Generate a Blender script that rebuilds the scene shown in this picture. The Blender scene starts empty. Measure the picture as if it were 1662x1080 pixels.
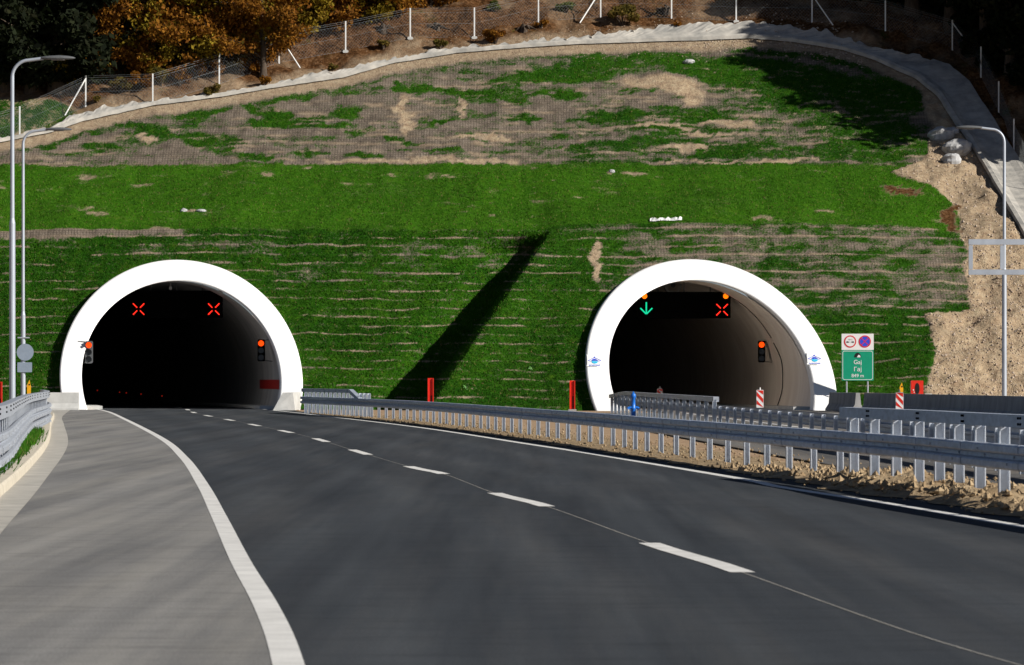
import bpy, math, random
import numpy as np
from mathutils import Vector, Matrix

# ------------------------------------------------------------------ camera, sky, sun, exposure
F = 7400.0 / 1662.0          # focal length / sensor width
H = 1.5                      # eye height
S = bpy.context.scene
C = S.collection
cam_d = bpy.data.cameras.new('camera'); cam = bpy.data.objects.new('camera', cam_d); C.objects.link(cam)
cam.location = (0, 0, H); cam.rotation_euler = (math.radians(90), 0, 0)
cam_d.sensor_width = 36; cam_d.lens = 36 * F; cam_d.shift_y = 75 / 1662.0
cam_d.clip_start = 0.5; cam_d.clip_end = 3000
cam_d.dof.use_dof = True; cam_d.dof.focus_distance = 170; cam_d.dof.aperture_fstop = 11
S.camera = cam
SUN_EL = math.radians(28); SUN_AZ = math.atan2(0.87, -0.49)   # from +Y towards +X
sd = Vector((math.sin(SUN_AZ) * math.cos(SUN_EL), math.cos(SUN_AZ) * math.cos(SUN_EL), math.sin(SUN_EL)))
w = bpy.data.worlds.new('World'); S.world = w; w.use_nodes = True
nt = w.node_tree; bg = nt.nodes['Background']
sk = nt.nodes.new('ShaderNodeTexSky'); sk.sky_type = 'NISHITA'; sk.sun_disc = False
sk.sun_elevation = SUN_EL; sk.sun_rotation = SUN_AZ
sk.air_density = 0.45; sk.dust_density = 0.3
nt.links.new(sk.outputs[0], bg.inputs[0]); bg.inputs[1].default_value = 0.05
sl = bpy.data.lights.new('sun', 'SUN'); sl.energy = 5.0; sl.angle = math.radians(0.5); sl.color = (1.0, 0.95, 0.87)
so = bpy.data.objects.new('sun', sl); C.objects.link(so); so.location = (60, -60, 80)
so.rotation_euler = sd.to_track_quat('Z', 'Y').to_euler()
S.view_settings.view_transform = 'Standard'; S.view_settings.look = 'None'
S.view_settings.exposure = 0.3; S.view_settings.gamma = 1.0
S.render.engine = 'CYCLES'

# ------------------------------------------------------------------ maths helpers
FP = 7400.0; HY = 615.0; CX = 831.0
rng = np.random.default_rng(7)
def G(x, y, z=0.0):
    "point of the level ground that stands at photo pixel x, y"
    s = (y - HY) / (H - z); return ((x - CX) / s, FP / s)
def hash2(ix, iy, seed):
    n = (ix.astype(np.int64) * 374761393 + iy.astype(np.int64) * 668265263 + seed * 974711) & 0x7fffffff
    n = ((n ^ (n >> 13)) * 1274126177) & 0x7fffffff
    n = (n ^ (n >> 16)) & 0xffff
    return n / 65535.0
def vnoise(x, y, seed=0):
    x = np.asarray(x, float); y = np.asarray(y, float)
    ix = np.floor(x); iy = np.floor(y); fx = x - ix; fy = y - iy
    fx = fx * fx * (3 - 2 * fx); fy = fy * fy * (3 - 2 * fy)
    a = hash2(ix, iy, seed); b = hash2(ix + 1, iy, seed); c = hash2(ix, iy + 1, seed); d = hash2(ix + 1, iy + 1, seed)
    return (a * (1 - fx) + b * fx) * (1 - fy) + (c * (1 - fx) + d * fx) * fy
def fbm(x, y, seed=0, o=4):
    t = 0; a = 0.5; n = 0
    for k in range(o):
        t = t + a * vnoise(x * 2 ** k, y * 2 ** k, seed + k * 17); n += a; a *= 0.5
    return t / n
def sst(a, b, x):
    t = np.clip((x - a) / (b - a), 0, 1); return t * t * (3 - 2 * t)
def spline(pts, step):
    "Catmull-Rom through plan points, resampled at an even step"
    P = [Vector((p[0], p[1], p[2] if len(p) > 2 else 0)) for p in pts]
    P = [P[0] * 2 - P[1]] + P + [P[-1] * 2 - P[-2]]
    out = []
    for i in range(1, len(P) - 2):
        for k in range(24):
            t = k / 24.0
            a, b, c, d = P[i - 1], P[i], P[i + 1], P[i + 2]
            out.append(0.5 * ((2 * b) + (c - a) * t + (2 * a - 5 * b + 4 * c - d) * t * t + (3 * b - a - 3 * c + d) * t ** 3))
    out.append(P[-2])
    res = [out[0]]; acc = 0.0
    for a, b in zip(out, out[1:]):
        L = (b - a).length
        if L < 1e-9: continue
        q = step - acc
        while q <= L:
            res.append(a.lerp(b, q / L)); q += step
        acc = L - (q - step)
    if (res[-1] - out[-1]).length > step * 0.3: res.append(out[-1])
    return res
def normals2(P):
    "left-hand unit normals in plan"
    N = []
    for i in range(len(P)):
        a = P[max(i - 1, 0)]; b = P[min(i + 1, len(P) - 1)]
        d = (b - a); d.z = 0; d.normalize(); N.append(Vector((-d.y, d.x, 0)))
    return N

# ------------------------------------------------------------------ mesh helpers
class MB:
    def __init__(s): s.v = []; s.f = []; s.sm = []; s.mi = []; s.cm = 0
    def add(s, vs, fs, smooth=False):
        o = len(s.v); s.v += [tuple(q) for q in vs]; s.f += [tuple(i + o for i in f) for f in fs]; s.sm += [smooth] * len(fs); s.mi += [s.cm] * len(fs)
    def box(s, c, d, rz=0.0, ry=0.0, rx=0.0, bev=0.0):
        hx, hy, hz = d[0] / 2, d[1] / 2, d[2] / 2
        M = Matrix.Translation(c) @ Matrix.Rotation(rz, 4, 'Z') @ Matrix.Rotation(ry, 4, 'Y') @ Matrix.Rotation(rx, 4, 'X')
        if bev <= 0:
            vs = [M @ Vector((a * hx, b * hy, e * hz)) for a in (-1, 1) for b in (-1, 1) for e in (-1, 1)]
            s.add(vs, [(0, 1, 3, 2), (4, 6, 7, 5), (0, 4, 5, 1), (2, 3, 7, 6), (0, 2, 6, 4), (1, 5, 7, 3)])
        else:
            o = [(-hx + bev, -hz), (hx - bev, -hz), (hx, -hz + bev), (hx, hz - bev), (hx - bev, hz), (-hx + bev, hz), (-hx, hz - bev), (-hx, -hz + bev)]
            s.prism([(a, b) for a, b in o], -hy, hy, M)
    def prism(s, o, y0, y1, M=None):
        "outline in x,z extruded along y"
        M = M or Matrix.Identity(4); n = len(o)
        vs = [M @ Vector((a, y0, b)) for a, b in o] + [M @ Vector((a, y1, b)) for a, b in o]
        s.add(vs, [tuple(range(n)), tuple(range(2 * n - 1, n - 1, -1))] + [((i + 1) % n, i, n + i, n + (i + 1) % n) for i in range(n)])
    def sweep(s, path, prof, closed=False, caps=False, smooth=False, up=None, zoff=None):
        "profile (offset to the left of travel, height) carried along a plan path"
        N = normals2(path); n = len(prof); vs = []
        for i, (p, q) in enumerate(zip(path, N)):
            z = zoff[i] if zoff is not None else 0
            for a, b in prof: vs.append(p + q * a + Vector((0, 0, b + z)))
        fs = []; m = n if closed else n - 1
        for i in range(len(path) - 1):
            for k in range(m):
                a = i * n + k; b = i * n + (k + 1) % n
                fs.append((a, b, b + n, a + n))
        if caps: fs += [tuple(range(n))[::-1], tuple(range((len(path) - 1) * n, len(path) * n))]
        s.add(vs, fs, smooth)
    def tube(s, pts, rad, n=8, caps=True, smooth=True):
        P = [Vector(p) for p in pts]; R = rad if isinstance(rad, (list, tuple)) else [rad] * len(P)
        vs = []; ref = None
        for i, p in enumerate(P):
            d = (P[min(i + 1, len(P) - 1)] - P[max(i - 1, 0)]).normalized()
            if ref is None: ref = Vector((0, 0, 1)) if abs(d.z) < 0.9 else Vector((1, 0, 0))
            a = d.cross(ref).normalized(); b = d.cross(a).normalized(); ref = -b if False else a.cross(d).normalized()
            for k in range(n):
                t = 2 * math.pi * k / n; vs.append(p + a * (math.cos(t) * R[i]) + b * (math.sin(t) * R[i]))
        fs = [(i * n + k, i * n + (k + 1) % n, (i + 1) * n + (k + 1) % n, (i + 1) * n + k) for i in range(len(P) - 1) for k in range(n)]
        s.add(vs, fs, smooth)
        if caps: s.add(vs[:n], [tuple(range(n))[::-1]]); s.add(vs[-n:], [tuple(range(n))])
    def disc(s, c, r, t, n=24, axis='Y', r0=0.0):
        "flat disc (or ring, r0 > 0) with thickness t, facing -Y"
        c = Vector(c); vs = []; fs = []
        for y in (-t / 2, t / 2):
            for k in range(n):
                a = 2 * math.pi * k / n; vs.append(c + Vector((math.cos(a) * r, y, math.sin(a) * r)))
        if r0 <= 0:
            fs = [tuple(range(n)), tuple(range(2 * n - 1, n - 1, -1))]
        else:
            for y in (-t / 2, t / 2):
                for k in range(n):
                    a = 2 * math.pi * k / n; vs.append(c + Vector((math.cos(a) * r0, y, math.sin(a) * r0)))
            for k in range(n):
                j = (k + 1) % n
                fs += [(k, j, 2 * n + j, 2 * n + k), (n + j, n + k, 3 * n + k, 3 * n + j)]
        fs += [((k + 1) % n, k, n + k, n + (k + 1) % n) for k in range(n)]
        s.add(vs, fs)
    def build(s, name, mat, parent=None, loc=None):
        me = bpy.data.meshes.new(name); me.from_pydata(s.v, [], s.f); me.update()
        if any(s.sm): me.polygons.foreach_set('use_smooth', s.sm)
        for q in (mat if isinstance(mat, (list, tuple)) else [mat]): me.materials.append(q)
        if any(s.mi): me.polygons.foreach_set('material_index', s.mi)
        o = bpy.data.objects.new(name, me); C.objects.link(o)
        if parent: o.parent = parent
        if loc is not None: o.location = loc
        return o
def np_mesh(name, v, f, mat, parent=None, smooth=True, attrs=None, fsize=4, loc=None):
    me = bpy.data.meshes.new(name); n = len(f)
    me.vertices.add(len(v)); me.vertices.foreach_set('co', np.asarray(v, np.float32).ravel())
    me.loops.add(n * fsize); me.loops.foreach_set('vertex_index', np.asarray(f, np.int32).ravel())
    me.polygons.add(n); me.polygons.foreach_set('loop_start', np.arange(0, n * fsize, fsize, dtype=np.int32))
    me.polygons.foreach_set('loop_total', np.full(n, fsize, np.int32))
    me.update(calc_edges=True); me.polygons.foreach_set('use_smooth', np.full(n, smooth))
    for k, a in (attrs or {}).items():
        at = me.attributes.new(k, 'FLOAT_COLOR', 'POINT'); at.data.foreach_set('color', np.asarray(a, np.float32).ravel())
    me.materials.append(mat); me.update(); me.validate()
    o = bpy.data.objects.new(name, me); C.objects.link(o)
    if parent: o.parent = parent
    if loc is not None: o.location = loc
    return o
def tag(o, label=None, cat=None, group=None, kind=None):
    if label: o['label'] = label
    if cat: o['category'] = cat
    if group: o['group'] = group
    if kind: o['kind'] = kind
    return o
def thing(name, label, cat, loc=(0, 0, 0), rz=0.0, group=None):
    o = bpy.data.objects.new(name, None); C.objects.link(o); o.location = loc; o.rotation_euler = (0, 0, rz)
    return tag(o, label, cat, group)
def copy_tree(o, parent=None):
    c = o.copy(); C.objects.link(c)
    if parent: c.parent = parent
    for ch in [q for q in bpy.data.objects if q.parent == o]: copy_tree(ch, c)
    return c

# ------------------------------------------------------------------ materials
def mat(name, col, rough=0.8, metal=0.0, spec=0.3, var=0.0, vscale=3.0, bump=0.0, bscale=40.0, col2=None, stretch=(1, 1, 1), coat=0):
    m = bpy.data.materials.new(name); m.use_nodes = True; t = m.node_tree; N = t.nodes; L = t.links
    b = N['Principled BSDF']; b.inputs['Roughness'].default_value = rough; b.inputs['Metallic'].default_value = metal
    b.inputs['Specular IOR Level'].default_value = spec
    tc = N.new('ShaderNodeTexCoord'); mp = N.new('ShaderNodeMapping'); mp.inputs['Scale'].default_value = stretch
    L.new(tc.outputs['Object'], mp.inputs[0])
    if var > 0 or col2:
        n = N.new('ShaderNodeTexNoise'); n.inputs['Scale'].default_value = vscale; n.inputs['Detail'].default_value = 6
        n.inputs['Roughness'].default_value = 0.6
        L.new(mp.outputs[0], n.inputs['Vector'])
        r = N.new('ShaderNodeValToRGB'); r.color_ramp.elements[0].position = 0.32; r.color_ramp.elements[1].position = 0.68
        c2 = col2 or tuple(c * (1 + var) for c in col); c1 = col if col2 else tuple(c * (1 - var) for c in col)
        r.color_ramp.elements[0].color = (*c1, 1); r.color_ramp.elements[1].color = (*c2, 1)
        L.new(n.outputs[0], r.inputs[0]); L.new(r.outputs[0], b.inputs['Base Color'])
    else: b.inputs['Base Color'].default_value = (*col, 1)
    if bump > 0:
        n = N.new('ShaderNodeTexNoise'); n.inputs['Scale'].default_value = bscale; n.inputs['Detail'].default_value = 4
        L.new(mp.outputs[0], n.inputs['Vector'])
        bp = N.new('ShaderNodeBump'); bp.inputs['Strength'].default_value = bump; bp.inputs['Distance'].default_value = 0.05
        L.new(n.outputs[0], bp.inputs['Height']); L.new(bp.outputs[0], b.inputs['Normal'])
    return m
def glow(name, col, st):
    m = bpy.data.materials.new(name); m.use_nodes = True; b = m.node_tree.nodes['Principled BSDF']
    b.inputs['Base Color'].default_value = (0.02, 0.02, 0.02, 1); b.inputs['Emission Color'].default_value = (*col, 1)
    b.inputs['Emission Strength'].default_value = st; return m
def leaf_mat(name, trans=0.35):
    m = bpy.data.materials.new(name); m.use_nodes = True; t = m.node_tree; N = t.nodes; L = t.links
    a = N.new('ShaderNodeAttribute'); a.attribute_name = 'tint'
    b = N['Principled BSDF']; b.inputs['Roughness'].default_value = 0.8; b.inputs['Specular IOR Level'].default_value = 0.15
    L.new(a.outputs['Color'], b.inputs['Base Color'])
    tr = N.new('ShaderNodeBsdfTranslucent'); L.new(a.outputs['Color'], tr.inputs['Color'])
    mx = N.new('ShaderNodeMixShader'); mx.inputs[0].default_value = trans
    L.new(b.outputs[0], mx.inputs[1]); L.new(tr.outputs[0], mx.inputs[2]); L.new(mx.outputs[0], N['Material Output'].inputs[0])
    return m
M = dict(
    galv=mat('galvanised_steel', (0.42, 0.45, 0.50), 0.5, 0.35, 0.4, var=0.16, vscale=5, bump=0.05),
    galv_rail=mat('rail_steel', (0.43, 0.48, 0.56), 0.55, 0.15, 0.35, var=0.2, vscale=4, stretch=(1, 1, 3)),
    pole=mat('pole_steel', (0.42, 0.46, 0.52), 0.5, 0.3, 0.4, var=0.12, vscale=2, stretch=(1, 1, .3)),
    post=mat('post_steel', (0.58, 0.62, 0.68), 0.5, 0.25, 0.4, var=0.12, vscale=9),
    ring=mat('white_painted_concrete', (0.87, 0.87, 0.86), 0.8, var=0.02, vscale=1.2),
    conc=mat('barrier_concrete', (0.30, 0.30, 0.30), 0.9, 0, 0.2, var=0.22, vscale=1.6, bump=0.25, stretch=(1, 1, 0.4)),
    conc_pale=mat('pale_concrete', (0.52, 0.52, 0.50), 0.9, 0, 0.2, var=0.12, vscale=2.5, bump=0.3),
    black=mat('black_housing', (0.003, 0.003, 0.003), 1.0, 0, 0.0),
    darkgrey=mat('grey_housing', (0.10, 0.105, 0.11), 0.6, var=0.2, vscale=20),
    lens=mat('dark_lens', (0.02, 0.025, 0.03), 0.25, 0, 0.5),
    red=mat('red_paint', (0.62, 0.025, 0.012), 0.45, var=0.12, vscale=6),
    yellow=mat('yellow_paint', (0.75, 0.36, 0.01), 0.5, var=0.1, vscale=8),
    blue=mat('blue_paint', (0.015, 0.16, 0.62), 0.35, 0, 0.5, var=0.1, vscale=10),
    white=mat('white_paint', (0.78, 0.78, 0.76), 0.6, var=0.05, vscale=5),
    green=mat('sign_green', (0.005, 0.27, 0.155), 0.45, var=0.06, vscale=3),
    signwhite=mat('sign_white', (0.72, 0.72, 0.72), 0.5),
    signred=mat('sign_red', (0.6, 0.02, 0.03), 0.5),
    signblue=mat('sign_blue', (0.03, 0.07, 0.6), 0.5),
    signblack=mat('sign_black', (0.01, 0.01, 0.01), 0.5),
    signback=mat('sign_back', (0.30, 0.37, 0.46), 0.5, 0.3, var=0.08, vscale=4),
    wire=mat('fence_wire', (0.22, 0.235, 0.24), 0.5, 0.4),
    bark=mat('bark', (0.075, 0.055, 0.04), 0.95, var=0.45, vscale=8, bump=0.6, bscale=20, stretch=(1, 1, .25)),
    rock=mat('rock', (0.38, 0.38, 0.38), 0.95, var=0.3, vscale=3, bump=0.8, bscale=6),
    leaf=leaf_mat('leaves'), blade=leaf_mat('grass_blades', 0.3),
    redlight=glow('red_light', (1.0, 0.02, 0.008), 1.6), amber=glow('amber_light', (1.0, 0.16, 0.0), 1.5),
    orange=glow('signal_red_lens', (1.0, 0.055, 0.0), 1.5), greenlight=glow('green_light', (0.0, 0.62, 0.30), 1.0),
    dimred=glow('dim_red_light', (1.0, .03, .01), .35), cyan=mat('cyan_print', (0.05, 0.5, 0.75), 0.6), cable=mat('cable', (0.012, 0.012, 0.012), 0.7),
    line=mat('road_paint', (0.70, 0.69, 0.66), 0.8, 0, 0.15, var=0.13, vscale=2.2, bump=0.1),
)
# tunnel lining: form-board joints and dirt rising from the road
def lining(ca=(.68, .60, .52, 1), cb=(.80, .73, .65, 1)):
    m = bpy.data.materials.new('tunnel_lining'); m.use_nodes = True; t = m.node_tree; N = t.nodes; L = t.links; b = N['Principled BSDF']
    b.inputs['Roughness'].default_value = 0.85; b.inputs['Specular IOR Level'].default_value = 0.15
    tc = N.new('ShaderNodeTexCoord'); n = N.new('ShaderNodeTexNoise'); n.inputs['Scale'].default_value = 0.9; n.inputs['Detail'].default_value = 5
    mp = N.new('ShaderNodeMapping'); mp.inputs['Scale'].default_value = (1, 1, .25); L.new(tc.outputs['Object'], mp.inputs[0]); L.new(mp.outputs[0], n.inputs['Vector'])
    r = N.new('ShaderNodeValToRGB'); r.color_ramp.elements[0].color = ca; r.color_ramp.elements[1].color = cb
    r.color_ramp.elements[0].position = .3; r.color_ramp.elements[1].position = .7
    L.new(n.outputs[0], r.inputs[0])
    sx = N.new('ShaderNodeSeparateXYZ'); L.new(tc.outputs['Object'], sx.inputs[0])
    md = N.new('ShaderNodeMath'); md.operation = 'PINGPONG'; md.inputs[1].default_value = 3.0; L.new(sx.outputs['Y'], md.inputs[0])
    lt = N.new('ShaderNodeMath'); lt.operation = 'LESS_THAN'; lt.inputs[1].default_value = 0.03; L.new(md.outputs[0], lt.inputs[0])
    mx = N.new('ShaderNodeMix'); mx.data_type = 'RGBA'; mx.inputs['B'].default_value = (.55, .48, .41, 1)
    L.new(lt.outputs[0], mx.inputs['Factor']); L.new(r.outputs[0], mx.inputs['A']); L.new(mx.outputs['Result'], b.inputs['Base Color'])
    return m
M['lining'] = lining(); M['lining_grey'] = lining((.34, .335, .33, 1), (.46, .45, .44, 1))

def road_mat(name, cols, dust, dscale, spec=0.08):
    "asphalt: aggregate speckle, long tyre streaks, dust patches"
    m = bpy.data.materials.new(name); m.use_nodes = True; t = m.node_tree; N = t.nodes; L = t.links; b = N['Principled BSDF']
    b.inputs['Roughness'].default_value = 0.95; b.inputs['Specular IOR Level'].default_value = spec
    tc = N.new('ShaderNodeTexCoord')
    def noise(scale, st, det=5, rough=.6):
        mp = N.new('ShaderNodeMapping'); mp.inputs['Scale'].default_value = st; L.new(tc.outputs['Object'], mp.inputs[0])
        n = N.new('ShaderNodeTexNoise'); n.inputs['Scale'].default_value = scale; n.inputs['Detail'].default_value = det; n.inputs['Roughness'].default_value = rough
        L.new(mp.outputs[0], n.inputs['Vector']); return n
    def ramp(src, a, b_, ca, cb):
        r = N.new('ShaderNodeValToRGB'); r.color_ramp.elements[0].position = a; r.color_ramp.elements[1].position = b_
        r.color_ramp.elements[0].color = ca; r.color_ramp.elements[1].color = cb; L.new(src, r.inputs[0]); return r
    def mix(f, a, c, mode='MIX'):
        x = N.new('ShaderNodeMix'); x.data_type = 'RGBA'; x.blend_type = mode
        L.new(f, x.inputs['Factor']) if not isinstance(f, float) else setattr(x.inputs['Factor'], 'default_value', f)
        L.new(a, x.inputs['A']); L.new(c, x.inputs['B']); return x.outputs['Result']
    base = ramp(noise(0.35, (1, .22, 1)).outputs[0], .3, .7, (*cols[0], 1), (*cols[1], 1)).outputs[0]
    streak = ramp(noise(1.6, (1, .02, 1), 3).outputs[0], .35, .68, (.76, .76, .77, 1), (1.32, 1.29, 1.25, 1)).outputs[0]
    c = mix(1.0, base, streak, 'MULTIPLY')
    speck = ramp(noise(60, (1, 1, 1), 2).outputs[0], .35, .68, (.72, .72, .72, 1), (1.3, 1.3, 1.3, 1)).outputs[0]
    c = mix(1.0, c, speck, 'MULTIPLY')
    rgb = N.new('ShaderNodeRGB'); rgb.outputs[0].default_value = (*dust, 1)
    df = ramp(noise(dscale, (1.6, .07, 1), 6, .7).outputs[0], .45, .8, (0, 0, 0, 1), (.5, .5, .5, 1)).outputs[0]
    c = mix(df, c, rgb.outputs[0])
    ta = N.new('ShaderNodeAttribute'); ta.attribute_name = 'track'
    tm = N.new('ShaderNodeMath'); tm.operation = 'MULTIPLY'; L.new(ta.outputs['Fac'], tm.inputs[0]); L.new(noise(.8, (1, .05, 1), 4).outputs[0], tm.inputs[1])
    tl = N.new('ShaderNodeRGB'); tl.outputs[0].default_value = (1.5, 1.47, 1.42, 1); tw = mix(1.0, c, tl.outputs[0], 'MULTIPLY'); c = mix(tm.outputs[0], c, tw)
    # transverse drag marks across the lane
    dk = ramp(noise(1.0, (.8, 3.2, 1), 5, .8).outputs[0], .48, .74, (1.05, 1.05, 1.05, 1), (.70, .70, .71, 1)).outputs[0]
    c = mix(1.0, c, dk, 'MULTIPLY')
    L.new(c, b.inputs['Base Color'])
    bp = N.new('ShaderNodeBump'); bp.inputs['Strength'].default_value = .35; bp.inputs['Distance'].default_value = .01
    L.new(noise(90, (1, 1, 1), 2).outputs[0], bp.inputs['Height']); L.new(bp.outputs[0], b.inputs['Normal'])
    return m
M['asphalt'] = road_mat('asphalt', ((.033, .039, .046), (.042, .048, .056)), (.085, .083, .08), .5, .16)
M['shoulder'] = road_mat('dusty_asphalt', ((.185, .187, .188), (.215, .212, .204)), (.33, .31, .27), .9)
M['asphalt_old'] = road_mat('dusty_side_asphalt', ((.11, .11, .11), (.16, .155, .148)), (.3, .24, .18), 1.1)
M['earth'] = mat('earth', (.30, .19, .115), .98, 0, .1, col2=(.46, .34, .22), vscale=1.3, bump=.9, bscale=5)
M['soil'] = mat('loose_soil', (.20, .135, .075), .98, 0, .1, col2=(.42, .32, .20), vscale=2.2, bump=1.0, bscale=9)
M['kerb'] = mat('kerb_concrete', (.52, .47, .38), .9, 0, .2, var=.14, vscale=2.0, bump=.3)
M['gutter'] = mat('gutter_concrete', (.42, .40, .36), .9, 0, .2, var=.2, vscale=1.4, bump=.3)

def terrain_mat():
    m = bpy.data.materials.new('hillside'); m.use_nodes = True; t = m.node_tree; N = t.nodes; L = t.links; b = N['Principled BSDF']
    b.inputs['Roughness'].default_value = 1.0; b.inputs['Specular IOR Level'].default_value = 0.05
    tc = N.new('ShaderNodeTexCoord')
    def noise(scale, det=5, rough=.6, st=(1, 1, 1)):
        mp = N.new('ShaderNodeMapping'); mp.inputs['Scale'].default_value = st; L.new(tc.outputs['Object'], mp.inputs[0])
        n = N.new('ShaderNodeTexNoise'); n.inputs['Scale'].default_value = scale; n.inputs['Detail'].default_value = det; n.inputs['Roughness'].default_value = rough
        L.new(mp.outputs[0], n.inputs['Vector']); return n.outputs[0]
    def ramp(src, *st):
        r = N.new('ShaderNodeValToRGB'); e = r.color_ramp.elements
        while len(e) < len(st): e.new(.5)
        for q, (p, c) in zip(e, st): q.position = p; q.color = (*c, 1) if len(c) == 3 else c
        L.new(src, r.inputs[0]); return r.outputs[0]
    def mix(f, a, c, mode='MIX'):
        x = N.new('ShaderNodeMix'); x.data_type = 'RGBA'; x.blend_type = mode
        if isinstance(f, float): x.inputs['Factor'].default_value = f
        else: L.new(f, x.inputs['Factor'])
        L.new(a, x.inputs['A']); L.new(c, x.inputs['B']); return x.outputs['Result']
    def math_(op, a, c, clamp=False):
        x = N.new('ShaderNodeMath'); x.operation = op; x.use_clamp = clamp
        for i, q in enumerate((a, c)):
            if isinstance(q, (float, int)): x.inputs[i].default_value = q
            else: L.new(q, x.inputs[i])
        return x.outputs[0]
    at = N.new('ShaderNodeAttribute'); at.attribute_name = 'mask'; sp = N.new('ShaderNodeSeparateColor'); L.new(at.outputs['Color'], sp.inputs[0])
    g, d, br = sp.outputs[0], sp.outputs[1], sp.outputs[2]
    fine = noise(9, 4, .7); mid = noise(1.4, 4)
    gf = math_('ADD', g, math_('MULTIPLY', math_('SUBTRACT', fine, .5), 1.8)); gf = math_('MULTIPLY', math_('SUBTRACT', gf, .33), 2.0, True)
    grass = ramp(noise(2.2, 5, .7), (.25, (.007, .042, .002)), (.5, (.016, .072, .003)), (.75, (.055, .118, .008)))
    grass = mix(at.outputs['Alpha'], grass, ramp(noise(1.8, 5, .7), (.25, (.022, .095, .003)), (.55, (.045, .145, .005)), (.8, (.10, .17, .013))))
    grass = mix(1.0, grass, ramp(noise(16, 3), (.3, (.55, .55, .55)), (.7, (1.4, 1.4, 1.3))), 'MULTIPLY')
    # jute matting: threads both ways, on a grey brown ground
    sx = N.new('ShaderNodeSeparateXYZ'); L.new(tc.outputs['Object'], sx.inputs[0])
    def thread(src, per, wd):
        q = math_('PINGPONG', src, per / 2); return math_('LESS_THAN', q, wd)
    th = math_('MAXIMUM', thread(sx.outputs['X'], .15, .022), thread(sx.outputs['Z'], .11, .013))
    jute = ramp(mid, (.3, (.125, .102, .078)), (.7, (.26, .215, .17)))
    jute = mix(math_('MULTIPLY', th, math_('MULTIPLY', fine, 1.1)), jute, ramp(fine, (0, (.05, .04, .032)), (1, (.08, .06, .05))))
    brown = ramp(noise(5, 5, .7), (.3, (.022, .011, .006)), (.5, (.10, .045, .016)), (.72, (.24, .135, .07)))  # litter brown darkened throughout, so some woodland shade sits in the colour
    dirt = ramp(noise(3, 6, .7), (.3, (.27, .185, .12)), (.5, (.42, .315, .205)), (.72, (.54, .44, .30)))
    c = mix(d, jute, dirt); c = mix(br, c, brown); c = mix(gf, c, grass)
    L.new(c, b.inputs['Base Color'])
    hgt = math_('ADD', noise(4, 5, .7), math_('MULTIPLY', noise(14, 3, .7), .6))
    bp = N.new('ShaderNodeBump'); bp.inputs['Strength'].default_value = .9; bp.inputs['Distance'].default_value = .14
    L.new(hgt, bp.inputs['Height']); L.new(bp.outputs[0], b.inputs['Normal'])
    return m
M['hill'] = terrain_mat()
def shot_mat():
    return mat('sprayed_concrete', (.26, .255, .24), .95, 0, .1, col2=(.50, .47, .42), vscale=1.1, bump=.5, bscale=4)
M['shot'] = shot_mat(); M['stone'] = mat('broken_stone', (.28, .20, .14), .95, 0, .1, col2=(.50, .42, .34), vscale=2.0)

# ------------------------------------------------------------------ the hillside as a real surface
YB_L, YB_R, YT, Y2 = 223.0, 217.6, 231.5, 246.0
def lower_edge(x): return 374 - 9 * sst(850, 930, x) + 10 * sst(1420, 1580, x)
def hillY(x, y):
    "distance of the hillside seen at photo pixel x, y"
    x = np.asarray(x, float); y = np.asarray(y, float)
    e1 = lower_edge(x)
    # lower slopes; the right one stands forward and its flank falls to the left one
    def low(yb):
        z0y = HY + H * FP / yb
        t = (z0y - y) / (z0y - e1); return yb + (YT - yb) * np.clip(t, -.2, 1)
    t = np.clip((y - e1) / (660 - e1), 0, 1.1)
    xe = 897 - 200 * t; xin = xe - 5 - 16 * t
    k = np.clip((x - xin) / np.maximum(xe - xin, 1), 0, 1)
    gul = 2.3 * np.exp(-(np.maximum(xin - x, 0) / 75) ** 2) * sst(0, .16, t) * (1 - .45 * t) * (x < xe)
    rdg = .8 * np.exp(-(np.maximum(x - xe, 0) / 55) ** 2) * sst(0, .2, t)
    Yl = (low(YB_L) + gul) * (1 - k) + (low(YB_R) - rdg) * k
    Yb = YT + (Y2 - YT) * np.clip((e1 - y) / (e1 - 265), 0, 1)
    Yu = Y2 + (265 - y) * 0.062
    return np.where(y > e1, Yl, np.where(y > 265, Yb, Yu))
def hill_noise(x, y, Y):
    X = (x - CX) * Y / FP
    n = (fbm(X * .35, y * .012, 3) - .5) * .5 + (fbm(X * 1.3, y * .05, 5) - .5) * .16
    dirt = right_dirt(x, y)
    n = n + dirt * (fbm(X * .8, y * .05, 9, 5) - .5) * .75
    dl_ = ditch_low(x); du_ = np.interp(x, DU[:, 0], DU[:, 1]); inch = sst(-14, 0, y - du_) * (1 - sst(0, 14, y - dl_)); n = n * (1 - .85 * inch)
    up = sst(0, 40, dl_ - y) * (1 - .9 * inch)
    return n + up * ((fbm(X * .5, y * .03, 11) - .5) * 1.4)
DL = np.array([(-700, 300), (-200, 262), (0, 234), (84, 217), (135, 199), (253, 174), (371, 158), (472, 141), (560, 128), (641, 105), (742, 89), (843, 81), (944, 74), (1100, 69), (1218, 65), (1286, 71), (1370, 85), (1421, 101), (1489, 132), (1523, 159), (1550, 203), (1573, 233), (1600, 277), (1662, 385), (1720, 480), (1800, 600)], float)
DU = np.array([(-700, 292), (-200, 256), (0, 230), (84, 210), (125, 188), (190, 176), (253, 167), (371, 153), (440, 144), (472, 131), (560, 115), (641, 98), (742, 82), (843, 74), (944, 64), (1040, 50), (1100, 44), (1235, 40), (1337, 57), (1404, 76), (1472, 90), (1540, 108), (1573, 135), (1600, 176), (1622, 212), (1665, 275), (1735, 385), (1800, 480), (1890, 600)], float)
def ditch_low(x): return np.interp(x, DL[:, 0], DL[:, 1])
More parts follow.
